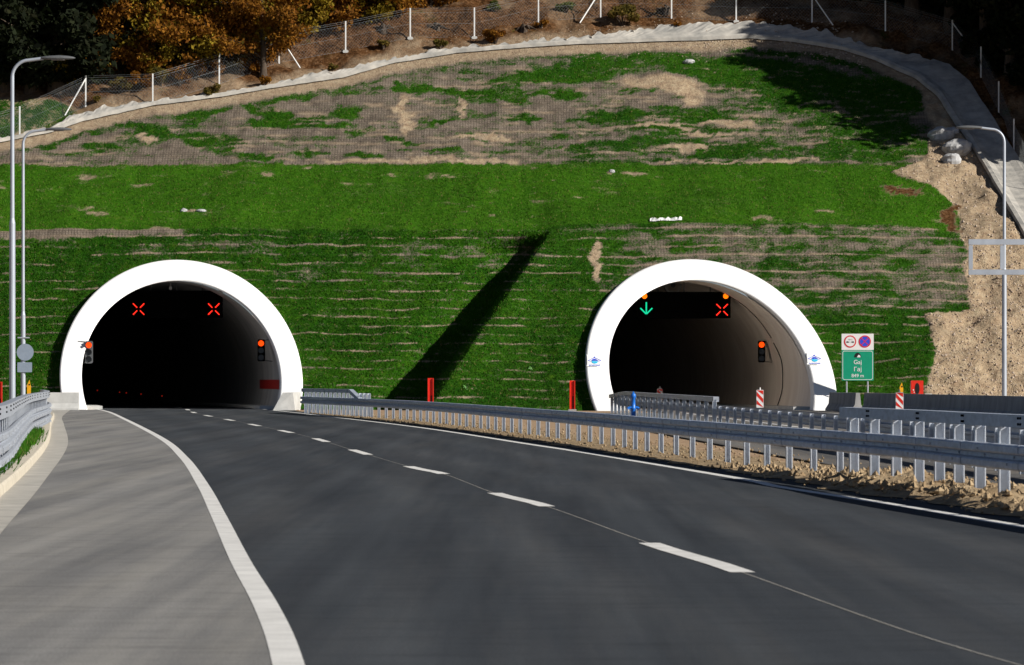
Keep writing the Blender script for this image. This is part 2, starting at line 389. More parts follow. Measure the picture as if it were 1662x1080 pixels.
RB = np.array([(-50, 1400), (60, 1400), (110, 1440), (150, 1495), (200, 1512), (232, 1505), (262, 1500), (280, 1440), (300, 1500), (330, 1545), (370, 1562), (420, 1568), (500, 1570), (509, 1498), (540, 1512), (575, 1522), (620, 1505), (700, 1495)], float)
def right_dirt(x, y):
    b = np.interp(y, RB[:, 0], RB[:, 1]) + (fbm(x * .05, y * .06, 41) - .5) * 26
    return sst(-3, 5, x - b)
def W3(x, y, off=0.0):
    Y = hillY(x, y); x = np.asarray(x, float); y = np.asarray(y, float)
    X = (x - CX) * Y / FP; Z = H + (HY - y) * Y / FP
    n = hill_noise(x, y, Y) * sst(0, 25, np.abs(y - 660) + 12)
    return np.stack([X, Y - n * .35, Z + n * .8 + off], -1)
def P3(x, y, off=0.0):
    q = W3(np.array([float(x)]), np.array([float(y)]), off)[0]; return Vector(q)

def ell(x, y, cx, cy, rx, ry): return 1 - sst(.55, 1.25, np.sqrt(((x - cx) / rx) ** 2 + ((y - cy) / ry) ** 2))
GRASS = [(240, 215, 60, 16), (170, 238, 50, 9), (330, 225, 60, 13), (370, 238, 40, 18), (430, 200, 50, 9), (430, 182, 50, 9), (480, 195, 60, 9), (560, 185, 36, 13), (520, 205, 60, 8),
         (215, 200, 40, 9), (420, 252, 40, 6), (500, 250, 30, 5), (650, 145, 40, 7), (700, 147, 80, 8), (790, 150, 80, 11), (810, 160, 60, 7), (850, 132, 80, 11), (900, 125, 100, 14), (960, 112, 120, 14), (1000, 100, 110, 16),
         (1060, 95, 90, 14), (1140, 110, 90, 25), (1200, 115, 120, 28), (1260, 130, 90, 30), (1320, 150, 120, 45), (1430, 160, 90, 45), (1400, 210, 100, 40), (1450, 245, 80, 22), (1350, 250, 70, 12),
         (1000, 185, 90, 8), (960, 192, 60, 6), (1040, 235, 90, 10), (1100, 232, 60, 10), (1180, 240, 90, 10), (930, 242, 40, 5), (1060, 212, 60, 5), (720, 245, 40, 5), (590, 252, 40, 5), (585, 215, 25, 5),
         (1040, 148, 60, 5), (900, 154, 40, 6), (700, 200, 40, 5), (640, 232, 50, 5), (840, 195, 40, 5), (1150, 195, 60, 8), (1410, 232, 110, 34), (1240, 245, 80, 16)]
TAN = [(655, 185, 11, 34), (660, 215, 14, 12), (752, 175, 9, 22), (1050, 135, 50, 12), (1100, 145, 45, 14), (1120, 165, 25, 10), (680, 262, 90, 5), (780, 262, 60, 4), (600, 263, 80, 4), (780, 226, 60, 3), (1060, 207, 60, 3), (1110, 240, 50, 5),
       (1190, 200, 35, 6), (1140, 215, 70, 3), (1270, 262, 60, 3), (1160, 262, 100, 2.5), (968, 412, 9, 24), (972, 440, 7, 18), (1460, 470, 25, 8), (1500, 285, 60, 10), (1030, 283, 20, 2.5), (310, 343, 9, 2), (230, 220, 20, 5)]
def masks(x, y):
    ce = ditch_low(x); e1 = lower_edge(x)
    X = x / 33.0
    # upper slope
    x0_, y0_ = x, y; x = x + (fbm(x0_ * .03, y0_ * .07, 121) - .5) * 70 + (fbm(x0_ * .15, y0_ * .3, 125, 3) - .5) * 16; y = y + (fbm(x0_ * .025, y0_ * .06, 131) - .5) * 20 + (fbm(x0_ * .12, y0_ * .3, 127, 3) - .5) * 7
    n1 = fbm(x * .022, y * .06, 21); n2 = fbm(x * .008, y * .03, 23); n3 = fbm(x * .12, y * .25, 27)
    g = .14 + (n1 - .5) * 1.1 + (n3 - .5) * .9
    rw = fbm(x0_ * .012, y0_ * .22, 141); g = g + (rw - .5) * 1.3 + .08 + .24 * sst(820, 1020, x) * sst(150, 175, y) + .12 * sst(560, 700, x) * sst(185, 215, y)
    for a in GRASS: g = np.maximum(g, ell(x, y, *a) * 1.0 + (n1 - .5) * .8 + (n3 - .5) * 1.0)
    rim = ell(x * 0, y, 0, ce + 17, 1, 6) * (fbm(x * .02, y * 0, 31)) * 1.4
    g = np.maximum(g, rim)
    d = np.zeros_like(x)
    for a in TAN: d = np.maximum(d, ell(x, y, *a) * (.55 + n3 * .9))
    g = g - d * 1.2; x, y = x0_, y0_
    earth = 1 - sst(8, 17, y - ce + (n3 - .5) * 8)           # bare band under the ditch
    d = np.maximum(d, earth * .75); g = g * (1 - earth)
    # bench
    inb = sst(264, 270, y + (n3 - .5) * 5) * (1 - sst(-2, 2, y - e1))
    gb = 1.35 - sst(.66, .78, fbm(x * .03, y * .14, 37)) * .6
    for a in ((310, 343, 9, 2.5), (1030, 283, 22, 3), (560, 300, 20, 1.5), (230, 300, 30, 2), (990, 281, 5, 3)): gb = gb - ell(x, y, *a)
    g = g * (1 - inb) + gb * inb; d = d * (1 - inb) + inb * .7
    # lower slopes: rows of turf between the seams of the matting
    inl = sst(-2, 2, y - e1)
    wv = y + 1.5 * np.sin(x * .006) + (fbm(x * .02, y * 0, 43) - .5) * 1.6 + (n3 - .5) * 1.2
    row = np.abs(((wv / 14.3) % 1) - .5) * 2                 # 1 at a seam
    seam = sst(.74, .98, row) * (.25 + .75 * sst(.34, .56, fbm(x * .03, np.floor(wv / 14.3) * 3.1, 47)))
    gl = 1.10 + (fbm(x * .05, y * .1, 51) - .5) * .9 + (n3 - .5) * .5 - seam * .85
    up = 1 - sst(30, 120, y - e1)
    bare = sst(.48, .66, fbm(x * .012, y * .07, 53)) * .32 * up
    rt = sst(930, 1050, x) * (1 - sst(470, 540, y)) * (.16 + .46 * sst(.35, .6, fbm(x * .02, y * .07, 57)))
    rt = np.maximum(rt, ell(x, y, 1510, 460, 70, 45) * .6)
    strip = sst(0, 6, y - 366) * (1 - sst(14, 26, y - 366 + x * .01)) * (1 - sst(290, 310, x)) * 1.1
    gl = gl - np.maximum(bare, rt) - strip
    dl = np.maximum(seam * .6 * sst(.3, .6, n2 + .1), 0)
    dl = np.maximum(dl, ell(x + (n1 - .5) * 25 + (n3 - .5) * 14, y, 968, 412, 9, 24)); dl = np.maximum(dl, ell(x + (n1 - .5) * 25 + (n3 - .5) * 14, y, 972, 440, 7, 18)); gl = gl - 1.2 * np.maximum(ell(x + (n1 - .5) * 25 + (n3 - .5) * 14, y, 968, 412, 9, 24), ell(x + (n1 - .5) * 25 + (n3 - .5) * 14, y, 972, 440, 7, 18))
    g = g * (1 - inl) + gl * inl; d = d * (1 - inl) + dl * inl
    # the raw earth cut on the right
    rd = right_dirt(x, y); g = g * (1 - rd) + rd * (fbm(x * .03, y * .03, 61) - .62) * 1.5; d = np.maximum(d, rd)
    xw = x + (n1 - .5) * 60; yw = y + (n3 - .5) * 22; b = ell(xw, yw, 1465, 311, 45, 8) + ell(xw, yw, 1545, 352, 16, 24)       # dark torn turf
    b = np.clip(b * 1.2, 0, 1); g = g * (1 - b)
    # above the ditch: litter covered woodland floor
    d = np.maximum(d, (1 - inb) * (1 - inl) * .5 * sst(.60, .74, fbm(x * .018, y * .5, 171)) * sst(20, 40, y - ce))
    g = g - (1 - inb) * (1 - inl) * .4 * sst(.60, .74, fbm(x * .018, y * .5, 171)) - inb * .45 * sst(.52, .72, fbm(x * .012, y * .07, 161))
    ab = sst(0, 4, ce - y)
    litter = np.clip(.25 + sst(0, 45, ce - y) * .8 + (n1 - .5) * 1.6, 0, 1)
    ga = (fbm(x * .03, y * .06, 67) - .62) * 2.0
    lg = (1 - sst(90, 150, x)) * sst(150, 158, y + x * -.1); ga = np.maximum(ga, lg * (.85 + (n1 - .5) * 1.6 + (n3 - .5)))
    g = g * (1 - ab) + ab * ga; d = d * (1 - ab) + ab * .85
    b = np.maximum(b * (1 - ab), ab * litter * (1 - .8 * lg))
    masks.tone = np.clip(inb * .8 + .25 * sst(.4, .65, fbm(x * .006, y * .02, 151)) + .02, 0, 1)
    return np.clip(g, 0, 1), np.clip(d, 0, 1), np.clip(b, 0, 1)

# portals: axis through the mouth, cut parallel to the slope
PORT = {}
def portal_def(key, px, Y0, dydz, az): PORT[key] = dict(X=(px - CX) * Y0 / FP, Y=Y0, k=dydz, a=math.radians(az))
portal_def('left', 296, 222.25, (YT - YB_L) / 9.15, -6.4)
portal_def('right', 1163, 216.85, (YT - YB_R) / 9.15, -3.9)
RO, RI, ZC = 5.92, 4.85, 1.56

xs = np.concatenate([np.linspace(-2600, -840, 60), np.linspace(-820, -20, 90), np.arange(-16, 1680, 3.0), np.linspace(1690, 2500, 90), np.linspace(2530, 4200, 60)])
ys = np.concatenate([np.arange(668, 262, -2.6), np.arange(262, -20, -3.0), np.linspace(-30, -420, 70)])
gx, gy = np.meshgrid(xs, ys)
V = W3(gx, gy)
# behind the top the ground rolls over into a plateau
keep = np.ones(gx.shape, bool)
for p in PORT.values():
    a = p['a']; dx = V[..., 0] - p['X']; dy = V[..., 1] - p['Y']
    lat = dx * math.cos(a) - dy * math.sin(a)
    keep &= ~((lat ** 2 + (V[..., 2] - ZC) ** 2 < (RI + .55) ** 2) & (V[..., 2] < 8) & (V[..., 1] < 240))
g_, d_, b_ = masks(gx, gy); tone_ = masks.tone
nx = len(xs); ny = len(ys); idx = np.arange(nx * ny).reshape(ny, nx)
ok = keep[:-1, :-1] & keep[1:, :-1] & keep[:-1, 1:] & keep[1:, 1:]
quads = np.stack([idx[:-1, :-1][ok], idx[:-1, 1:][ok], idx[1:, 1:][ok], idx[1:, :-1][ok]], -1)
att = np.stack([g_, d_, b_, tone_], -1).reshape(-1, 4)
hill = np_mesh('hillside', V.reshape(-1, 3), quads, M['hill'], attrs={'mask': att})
tag(hill, kind='structure')

# grass blades over the turf, as one mesh
def grass_field(n, seed, fn, size, name, parent=None):
    r = np.random.default_rng(seed); pts, dens, tone = fn(r, n); keepm = r.random(len(pts)) < dens; pts = pts[keepm]; n = len(pts); tone = np.repeat(tone[keepm], 3)[:, None]
    K = 3; c = np.repeat(pts, K, 0); m = len(c)
    c = c + np.concatenate([r.normal(0, .06, (m, 2)), np.zeros((m, 1))], 1)
    ang = r.random(m) * math.pi * 2; h = size * (.45 + r.random(m)); wd = .012 + .015 * r.random(m)
    dx = np.stack([np.cos(ang) * wd, np.sin(ang) * wd, np.zeros(m)], -1)
    lean = np.stack([r.normal(0, .35, m) * h, r.normal(0, .35, m) * h, h], -1)
    v = np.stack([c - dx, c + dx, c + lean], 1).reshape(-1, 3)
    f = np.arange(3 * m).reshape(-1, 3)
    t = r.random((m, 1)); big = fbm(c[:, 0] * .5, c[:, 2] * .9, 71)[:, None]
    col = np.array([.006, .050, .0015]) * (1 - t) + np.array([.038, .128, .005]) * t
    col = col * (1 - tone) + (np.array([.035, .125, .004]) * (1 - t) + np.array([.075, .200, .008]) * t) * tone; col = col * (.55 + .9 * big); dry = (r.random((m, 1)) < .05); col = np.where(dry, np.array([.20, .16, .06]), col)
    col = np.concatenate([np.repeat(col, 3, 0), np.ones((3 * m, 1))], 1)
    o = np_mesh(name, v, f, M['blade'], parent, smooth=False, attrs={'tint': col}, fsize=3); return o
def slope_pts(r, n):
    x = r.uniform(-60, 1600, n); y = 70 + 592 * r.random(n)
    g, d, b = masks(x, y); p = W3(x, y)
    k = np.ones(n)
    for q in PORT.values():
        a = q['a']; dx = p[:, 0] - q['X']; dy = p[:, 1] - q['Y']; lat = dx * math.cos(a) - dy * math.sin(a)
        k *= ~((lat ** 2 + (p[:, 2] - ZC) ** 2 < (RO + .05) ** 2) & (p[:, 2] < 8) & (p[:, 1] < 240))
    return p, np.clip((g - .40) * 1.5, 0, 1) * k * ((y > ditch_low(x)) | (x < 130)), masks.tone
gr = grass_field(210000, 5, slope_pts, .078, 'grass'); tag(gr, 'short green turf growing through the matting on the tunnel slope', 'grass', kind='stuff')

# ------------------------------------------------------------------ ground and roads
m = MB(); m.add([(-900, -60, -.03), (900, -60, -.03), (900, 1200, -.03), (-900, 1200, -.03)], [(0, 1, 2, 3)])
tag(m.build('ground', M['earth']), kind='structure')
LL = [(-.3, 8), (-.72, 16), G(459, 1073), G(426, 984), G(385, 910), G(352, 839), G(326, 787), G(296, 743), G(259, 711), G(200, 680), G(171, 667.6), (-22.6, 240), (-27.5, 275)]
DD = [(3.6, 8), (3.0, 20), (2.35, 27), G(1180, 921), G(1060, 884.5), G(886, 822), G(803, 801), G(721, 770), G(665, 758), G(573, 731), G(511, 712), G(460, 700), G(380, 683.5), G(318, 671), (-17.6, 240), (-23.0, 275)]
RR = [(7.6, 8), (7.0, 25), (6.2, 36), G(1662, 855), G(1462, 821), G(1262, 790), G(1200, 777), G(940, 733.6), G(860, 721.5), G(677, 693.6), G(513, 674), G(470, 669), (-14.3, 240), (-19.5, 275)]
def interp_line(pts):
    P = spline(pts, 1.0); a = np.array([(p.y, p.x) for p in P]); return lambda Y: float(np.interp(Y, a[:, 0], a[:, 1]))
fL, fD, fR = interp_line(LL), interp_line(DD), interp_line(RR)
def strip(name, f0, f1, y0, y1, z, mt, parent=None, step=2.0, nx_=1, zf=None):
    if nx_ == 1: step = min(step, .5)
    n = int((y1 - y0) / step) + 1; v = []; f = []
    for i in range(n + 1):
        Y = y0 + (y1 - y0) * i / n; a, b = f0(Y), f1(Y)
        for k in range(nx_ + 1):
            x = a + (b - a) * k / nx_; v.append((x, Y, z + (zf(x, Y) if zf else 0)))
    for i in range(n):
        for k in range(nx_):
            q = i * (nx_ + 1) + k; f.append((q, q + 1, q + nx_ + 2, q + nx_ + 1))
    b = MB(); b.add(v, f, zf is not None); return b.build(name, mt, parent)
GUT = interp_line([(-3.0, 8), (-3.6, 28), G(6, 860), G(72, 781), G(110, 721.5), G(104, 690), G(101, 677), (-20.6, 212), (-21.5, 222)])
KRB = interp_line([(-4.6, 8), (-5.3, 40), G(0, 808), G(77, 725), G(84, 690), G(88, 676), (-21.6, 212), (-22.4, 222)])
road = strip('road', lambda Y: fL(Y) - .05, lambda Y: fR(Y) + .75, 6, 274, 0, M['asphalt'], step=1.0, nx_=40)
at_ = road.data.attributes.new('track', 'FLOAT_COLOR', 'POINT'); tv = []
for v_ in road.data.vertices:
    o_ = v_.co.x - fD(v_.co.y); a_ = sum(math.exp(-((o_ - q) / .38) ** 2) for q in (-3.1, -1.25, 1.25, 3.1)); tv += [a_, a_, a_, 1]
at_.data.foreach_set('color', tv); tag(road, kind='structure')
sh = strip('road_shoulder', lambda Y: max(GUT(Y), -99), lambda Y: fL(Y) - .05, 6, 221, 0, M['shoulder']); tag(sh, kind='structure')
gu = strip('gutter', lambda Y: KRB(Y), lambda Y: GUT(Y), 6, 221, .002, M['gutter']); tag(gu, kind='structure')
kerb_path = [Vector((KRB(Y), Y, 0)) for Y in np.arange(6, 214, 2.0)]
b = MB(); b.sweep(kerb_path, [(.24, -.05), (.24, .14), (.04, .14), (.01, .11), (0, -.05)], caps=True); tag(b.build('kerb', M['kerb']), kind='structure')
strip('edge_line', lambda Y: fL(Y) - .06, lambda Y: fL(Y) + .11, 7, 262, .0025, M['line'], road)
strip('edge_line', lambda Y: fR(Y) - .09, lambda Y: fR(Y) + .09, 7, 262, .0025, M['line'], road)
strip('paving_seam', lambda Y: fD(Y) - .0055, lambda Y: fD(Y) + .0055, 7, 222, .003, M['gutter'], road)
b = MB()
Y = G(1215, 930)[1] - 18.2 * 1
while Y < 262:
    n = 4; v = []
    for i in range(n + 1):
        q = Y + 6.3 * i / n; v += [(fD(q) - .098, q, .005), (fD(q) + .098, q, .005)]
    b.add(v, [(2 * i, 2 * i + 1, 2 * i + 3, 2 * i + 2) for i in range(n)]); Y += 18.2
b.build('lane_dashes', M['line'], road)

# median, second carriageway
MAIN = [(7.7, 25), (7.0, 40), G(1636, 820), G(1499, 797), G(1411, 785), G(1270, 766), G(1161, 750.5), G(1051, 735), G(945, 719), G(700, 687.5), G(590, 677.5), G(492, 670.8)]
fM = interp_line(MAIN)
SEC = [(9.3, 40), (8.6, 55), (8.0, 73), (7.35, 90), (6.9, 105), (6.1, 131), (5.6, 150), (5.0, 175), (4.4, 203)]
fS = interp_line(SEC)
WALL = [(24.5, 60), (22.3, 95), (20.3, 130), (18.6, 158), (16.6, 190), (14.75, 214.5)]
fW = interp_line(WALL)
road2 = strip('second_road', lambda Y: (max(fM(Y) + 1.0, fS(Y) - 2.2) if Y < 200 else 9.9 - (Y - 216) * .068 - 4.0), lambda Y: fW(Y) - .1 if Y < 214 else 9.9 - (Y - 216) * .068 + 4.3, 15, 262, .004, M['asphalt_old']); tag(road2, kind='structure')
strip('edge_line', lambda Y: fS(Y) + 2.9, lambda Y: fS(Y) + 3.08, 20, 200, .012, M['line'], road2)
strip('edge_line', lambda Y: fW(Y) - 2.6, lambda Y: fW(Y) - 2.42, 20, 212, .012, M['line'], road2)
# strip of sandy soil along the main rail with heaped clods near the camera
def soil_h(x, Y):
    near = 1 - float(sst(66, 74, np.float64(Y)))
    n = float(fbm(np.float64(x * 1.6), np.float64(Y * 1.0), 81, 5)); n2 = float(fbm(np.float64(x * 3.4), np.float64(Y * 3.0), 83, 5))
    return max(0, (n - .42)) * .16 * near + max(0, n2 - .40) * .36 * near + .01
def soil_edge(x0f, x1f, x, Y):
    t = (x - x0f(Y)) / (x1f(Y) - x0f(Y)); return min(1, 5 * t, 5 * (1 - t))
s0 = lambda Y: fR(Y) + .50 + .12 * math.sin(Y * 1.7) + .1 * math.sin(Y * .6); s1 = lambda Y: fM(Y) + 1.35 + .2 * math.sin(Y * .9)
so_ = strip('soil_bank', s0, s1, 12, 200, .012, M['soil'], step=.13, nx_=16, zf=lambda x, Y: soil_h(x, Y) * max(0.0, soil_edge(s0, s1, x, Y))); tag(so_, kind='structure')

# verge between left kerb and rail
v0 = lambda Y: KRB(Y) - 7.0; v1 = lambda Y: KRB(Y) - .23
vg = strip('verge', v0, v1, 10, 212, .06, M['earth'], step=.5, nx_=10, zf=lambda x, Y: .06 * float(fbm(np.float64(x * 2), np.float64(Y * 2), 91, 3)) - .16 * float(sst(2.5, 6.9, np.float64(KRB(Y) - x)))); tag(vg, kind='structure')
def verge_pts(r, n):
    Y = r.uniform(30, 118, n); x = np.array([KRB(q) for q in Y]) - .26 - np.abs(r.normal(0, .9, n))
    return np.stack([x, Y, np.full(n, .07)], -1), np.full(n, .85), np.full(n, .3)
gv = grass_field(11000, 6, verge_pts, .17, 'grass'); tag(gv, 'grass verge between the left kerb and guardrail', 'grass', kind='stuff')
# loose stones on the median
def stones(name, n, fn, seed, mt, smin, smax):
    r = np.random.default_rng(seed); base = np.array([(1, 0, 0), (-1, 0, 0), (0, 1, 0), (0, -1, 0), (0, 0, 1), (0, 0, -.6)], float)
    fc = np.array([(0, 2, 4), (2, 1, 4), (1, 3, 4), (3, 0, 4), (2, 0, 5), (1, 2, 5), (3, 1, 5), (0, 3, 5)])
    c = fn(r, n); sc = (smin + (smax - smin) * r.random((n, 1)) ** 2.5)[:, None, :] * (.6 + .8 * r.random((n, 6, 3)))
    v = (base[None] * sc + c[:, None, :]).reshape(-1, 3); f = (fc[None] + 6 * np.arange(n)[:, None, None]).reshape(-1, 3)
    return np_mesh(name, v, f, mt, smooth=False, fsize=3)
def med(r, n):
    Y = r.uniform(40, 200, n); x = np.array([fM(q) for q in Y]) + r.normal(.5, .9, n); x = np.maximum(x, np.array([fR(q) for q in Y]) + .3); return np.stack([x, Y, np.full(n, .03)], -1)
def clod(r, n):
    Y = r.uniform(42, 76, n); t = r.random(n); a = np.array([s0(q) for q in Y]); c = np.array([s1(q) for q in Y]); x = a + (c - a) * (.08 + .86 * t)
    return np.stack([x, Y, np.array([soil_h(p, q) for p, q in zip(x, Y)]) + .01], -1)
tag(stones('soil_clods', 3200, clod, 18, M['soil'], .012, .075), 'brown clods of dug soil along the foot of the near guardrail', 'soil', kind='stuff')
tag(stones('gravel', 4500, med, 8, M['soil'], .008, .04), 'loose clods and gravel along the median guardrail', 'gravel', kind='stuff')

# ------------------------------------------------------------------ tunnel portals
def portal(key, label, stripe):
    p = PORT[key]; a = p['a']; root = thing('tunnel_portal', label, 'tunnel', (p['X'], p['Y'], 0), -a, 'tunnel portals')
    # local frame: x across, y along the axis into the hill
    wy = math.cos(a); NS = 72
    def cut(lx, z):                          # local y of the cut plane  Y = Y0 + k z
        return (p['k'] * z + lx * math.sin(a)) / wy
    t0 = -math.asin((ZC + .25) / RO); TH = [t0 + (math.pi - 2 * t0) * i / NS for i in range(NS + 1)]
    t0i = -math.asin((ZC + .25) / RI); TI = [t0i + (math.pi - 2 * t0i) * i / NS for i in range(NS + 1)]
    def arc(R, T, off=0.0, back=None):
        o = []
        for t in T:
            x, z = R * math.cos(t), ZC + R * math.sin(t); o.append((x, (cut(x, z) + off) if back is None else back, z))
        return o
    bev = .05
    rows = [arc(RO, TH, back=22), arc(RO, TH, off=bev), arc(RO - bev, TH), arc(RI + bev, TI), arc(RI, TI, off=bev), arc(RI, TI, off=1.3)]
    b = MB(); n = NS + 1; vs = [q for r_ in rows for q in r_]
    b.add(vs, [(r_ * n + i, r_ * n + i + 1, (r_ + 1) * n + i + 1, (r_ + 1) * n + i) for r_ in range(5) for i in range(NS)], False)
    ring = b.build('portal_ring', M['ring'], root)
    # lining, bending gently left as it goes in; an end wall closes it far inside
    b = MB(); rows = []; dists = [None, 4, 8, 12, 18, 26, 36, 50, 70, 95, 130, 170]
    for d in dists:
        o = []
        for t in TI:
            x, z = RI * math.cos(t), ZC + RI * math.sin(t)
            y = cut(x, z) + 1.3 if d is None else max(d, 0) + cut(x, z) * max(0, 1 - d / 40)+1.3
            bend = -.0011 * y * y; o.append((x + bend, y, z))
        rows.append(o)
    vs = [q for r_ in rows for q in r_]
    b.add(vs, [(r_ * n + i, r_ * n + i + 1, (r_ + 1) * n + i + 1, (r_ + 1) * n + i) for r_ in range(len(rows) - 1) for i in range(NS)], True)
    b.add(rows[-1], [tuple(range(n))])
    b.build('tunnel_lining', M['lining_grey' if key == 'left' else 'lining'], root)
    if stripe:
        b = MB(); vs = []
        ts = [-math.asin((ZC - z) / (RI - .012)) for z in (.98, 1.2, 1.45)]
        for d in np.linspace(1.0, 14, 14):
            for t in ts:
                x, z = (RI - .012) * math.cos(t), ZC + (RI - .012) * math.sin(t); y = cut(x, z) + d; vs.append((x - .0011 * y * y, y, z))
        b.add(vs, [(3 * i + k, 3 * i + 3 + k, 3 * i + 4 + k, 3 * i + 1 + k) for i in range(13) for k in range(2)], True)
        b.build('wall_stripe', M['dullred'], root)
    # low walkway kerbs inside
    for s in (-1, 1):
        b = MB(); pts = [Vector((s * 4.25 - .0011 * y * y, y, 0)) for y in np.arange(1.5 + cut(s * 4.2, 0), 120, 3)]
        b.sweep(pts, [(.42, -.1), (.42, .16), (-.42, .16), (-.42, -.1)], caps=True); b.build('walkway', M['conc_pale'], root)
    return root
M['dullred'] = mat('red_wall_stripe', (.50, .025, .02), .6, var=.1)
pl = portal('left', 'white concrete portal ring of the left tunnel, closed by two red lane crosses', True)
pr = portal('right', 'white portal ring of the right tunnel, with small blue emblems on both legs', False)
def plocal(key, lx, ly, z):
    p = PORT[key]; a = p['a']
    return Vector((p['X'] + lx * math.cos(a) + ly * math.sin(a), p['Y'] - lx * math.sin(a) + ly * math.cos(a), z))
def at_px(x, y, Y): return Vector(((x - CX) * Y / FP, Y, H + (HY - y) * Y / FP))

# road inside the tunnels
# ------------------------------------------------------------------ overhead boards and signals
def bar2(b, c, ang, L, wd, t, y):
    dx, dz = math.cos(ang) * L / 2, math.sin(ang) * L / 2; px, pz = -math.sin(ang) * wd / 2, math.cos(ang) * wd / 2
    q = [(c[0] - dx - px, c[1] - dz - pz), (c[0] + dx - px, c[1] + dz - pz), (c[0] + dx + px, c[1] + dz + pz), (c[0] - dx + px, c[1] - dz + pz)]
    b.prism(q, y - t / 2, y + t / 2)
def board(key, x0, x1, y0, y1, Y, label, sigs, az):
    a = at_px(x0, y1, Y); c = at_px(x1, y0, Y); root = thing('overhead_sign_board', label, 'sign board', ((a.x + c.x) / 2, Y, a.z), 0, 'overhead boards in the tunnel mouths')
    Wd, Hh = c.x - a.x, c.z - a.z
    b = MB(); b.box((0, .15, Hh / 2), (Wd, .3, Hh), bev=.03); b.build('housing', M['black'], root)
    k = Y / FP; cx = (x0 + x1) / 2
    for (px, py, kind) in sigs:
        lx, lz = (px - cx) * k, (y1 - py) * k
        b = MB()
        if kind == 'cross':
            for s in (-1, 1):
                for q in (-1, 1): bar2(b, (lx + q * .18, lz + s * q * .18), s * math.pi / 4, .30, .055, .03, -.018)
            b.build('red_cross', M['redlight'], root)
        if kind == 'arrow':
            bar2(b, (lx, lz + .04), math.pi / 2, .56, .07, .03, -.018)
            for s in (-1, 1): bar2(b, (lx + s * .155, lz - .13), s * math.pi / 4, .42, .07, .03, -.022)
            b.build('green_arrow', M['greenlight'], root)
        if kind == 'lamp':
            b.disc((lx, -.02, lz), .135, .05); b.build('amber_lamp', M['amber'], root)
    # hangers to the crown
    for s in (-.7, 0, .7):
        lx = s * Wd / 2 * .8; b = MB(); b.tube([(lx, .15, Hh), (lx, .15, Hh + .35 + (.38 if s == 0 else .02))], .035, 6); b.build('hanger', M['darkgrey'], root)
    return root
board('left', 211, 361, 472, 516, 233.0, 'black board in the left tunnel mouth showing two red crosses', [(225, 502, 'cross'), (347, 502, 'cross')], 0)
board('right', 1035, 1186, 474, 517, 231.5, 'black board in the right tunnel mouth with green arrow and red cross', [(1049, 501, 'arrow'), (1172, 503, 'cross'), (1046, 481, 'lamp'), (1178, 481, 'lamp')], 0)
def jet_fan(c, label):
    root = thing('jet_fan', label, 'fan', c, 0, 'ceiling fans')
    n = 16; b = MB(); R = .42
    for (r, y0, y1) in ((R, 0, 2.6),):
        b.tube([(0, y0, 0), (0, y1, 0)], [r, r], 20, caps=False)
    b.build('casing', M['darkgrey'], root)
    b = MB(); b.disc((0, .05, 0), R + .03, .1, r0=R - .1, n=20); b.build('inlet_ring', M['conc'], root)
    b = MB(); b.disc((0, .3, 0), .12, .2); b.build('hub', M['darkgrey'], root)
    for s in (-.3, .3):
        b = MB(); b.tube([(s, 1, .3), (s, 1, .62)], .03, 6); b.build('bracket', M['darkgrey'], root)
jet_fan(tuple(at_px(1093, 463, 234.5)), 'round grey jet fan under the crown of the right tunnel')
def camera_pod(c, label):
    root = thing('ceiling_camera', label, 'camera', c)
    b = MB(); b.box((0, 0, 0), (.14, .3, .16), bev=.02); b.build('housing', M['conc'], root)
    b = MB(); b.tube([(0, 0, .08), (0, 0, .55)], .025, 6); b.build('bracket', M['conc'], root)
camera_pod(tuple(at_px(277, 468, 230.2)), 'small grey camera hanging under the crown of the left tunnel')

def signal(c, rz, label, housing, side):
    "three lens signal, only the top lens lit"
    root = thing('traffic_signal', label, 'traffic light', c, rz, 'tunnel traffic lights')
    b = MB(); b.box((0, 0, 0), (.36, .26, 1.1), bev=.05); b.build('housing', housing, root)
    for k, mt in enumerate((M['orange'], M['lens'], M['lens'])):
        z = .35 - .35 * k
        b = MB(); b.disc((0, -.135, z), .145, .04); b.build('lens', mt, root)
        b = MB(); n = 14; vs = []
        for y in (-.13, -.28):
            for i in range(n + 1):
                t = -.35 + (math.pi + .7) * i / n; vs.append((math.cos(t) * .165, y, z + math.sin(t) * .165))
        b.add(vs, [(i, i + 1, n + 2 + i, n + 1 + i) for i in range(n)], True); b.build('visor', housing, root)
    b = MB()
    for z in (-.5, .5): b = MB(); b.tube([(0, .05, z), (side * .55, .15, z * 1.08)], .022, 6); b.build('bracket', M['darkgrey'], root)
    return root
signal(tuple(at_px(144.5, 572, 225.2)), 0, 'grey traffic light showing red at the left leg of the left tunnel', M['darkgrey'], -1)
signal(tuple(at_px(424, 569, 227.0)), 0, 'black traffic light showing red on the right wall of the left tunnel', M['black'], 1)
sg = signal(tuple(at_px(1236, 571, 232.0)), 0, 'black traffic light with a hanging cable on the right wall of the right tunnel', M['black'], 1)
def cable(pts, label, r=.03):
    b = MB(); P = spline(pts, .3); b.tube(P, r, 5, smooth=True); tag(b.build('cable', M['cable']), label, 'cable')
def wallpt(key, z, ly, inset=.04):
    x = math.sqrt(max((RI - inset) ** 2 - (z - ZC) ** 2, 0)); return plocal(key, x - .0011 * ly * ly, ly, z)
cable([wallpt('right', z, ly) for z, ly in ((5.8, 14), (5.2, 13.7), (4.4, 13.2), (3.55, 12.6))], 'thin black cable arching down the right wall of the right tunnel above the traffic light', .02)
cable([wallpt('right', z, ly) for z, ly in ((3.3, 12.6), (2.8, 12.0), (2.2, 11.6), (1.0, 11.6), (.1, 12.0))], 'thin black cable drooping from the traffic light to the road in the right tunnel', .025)

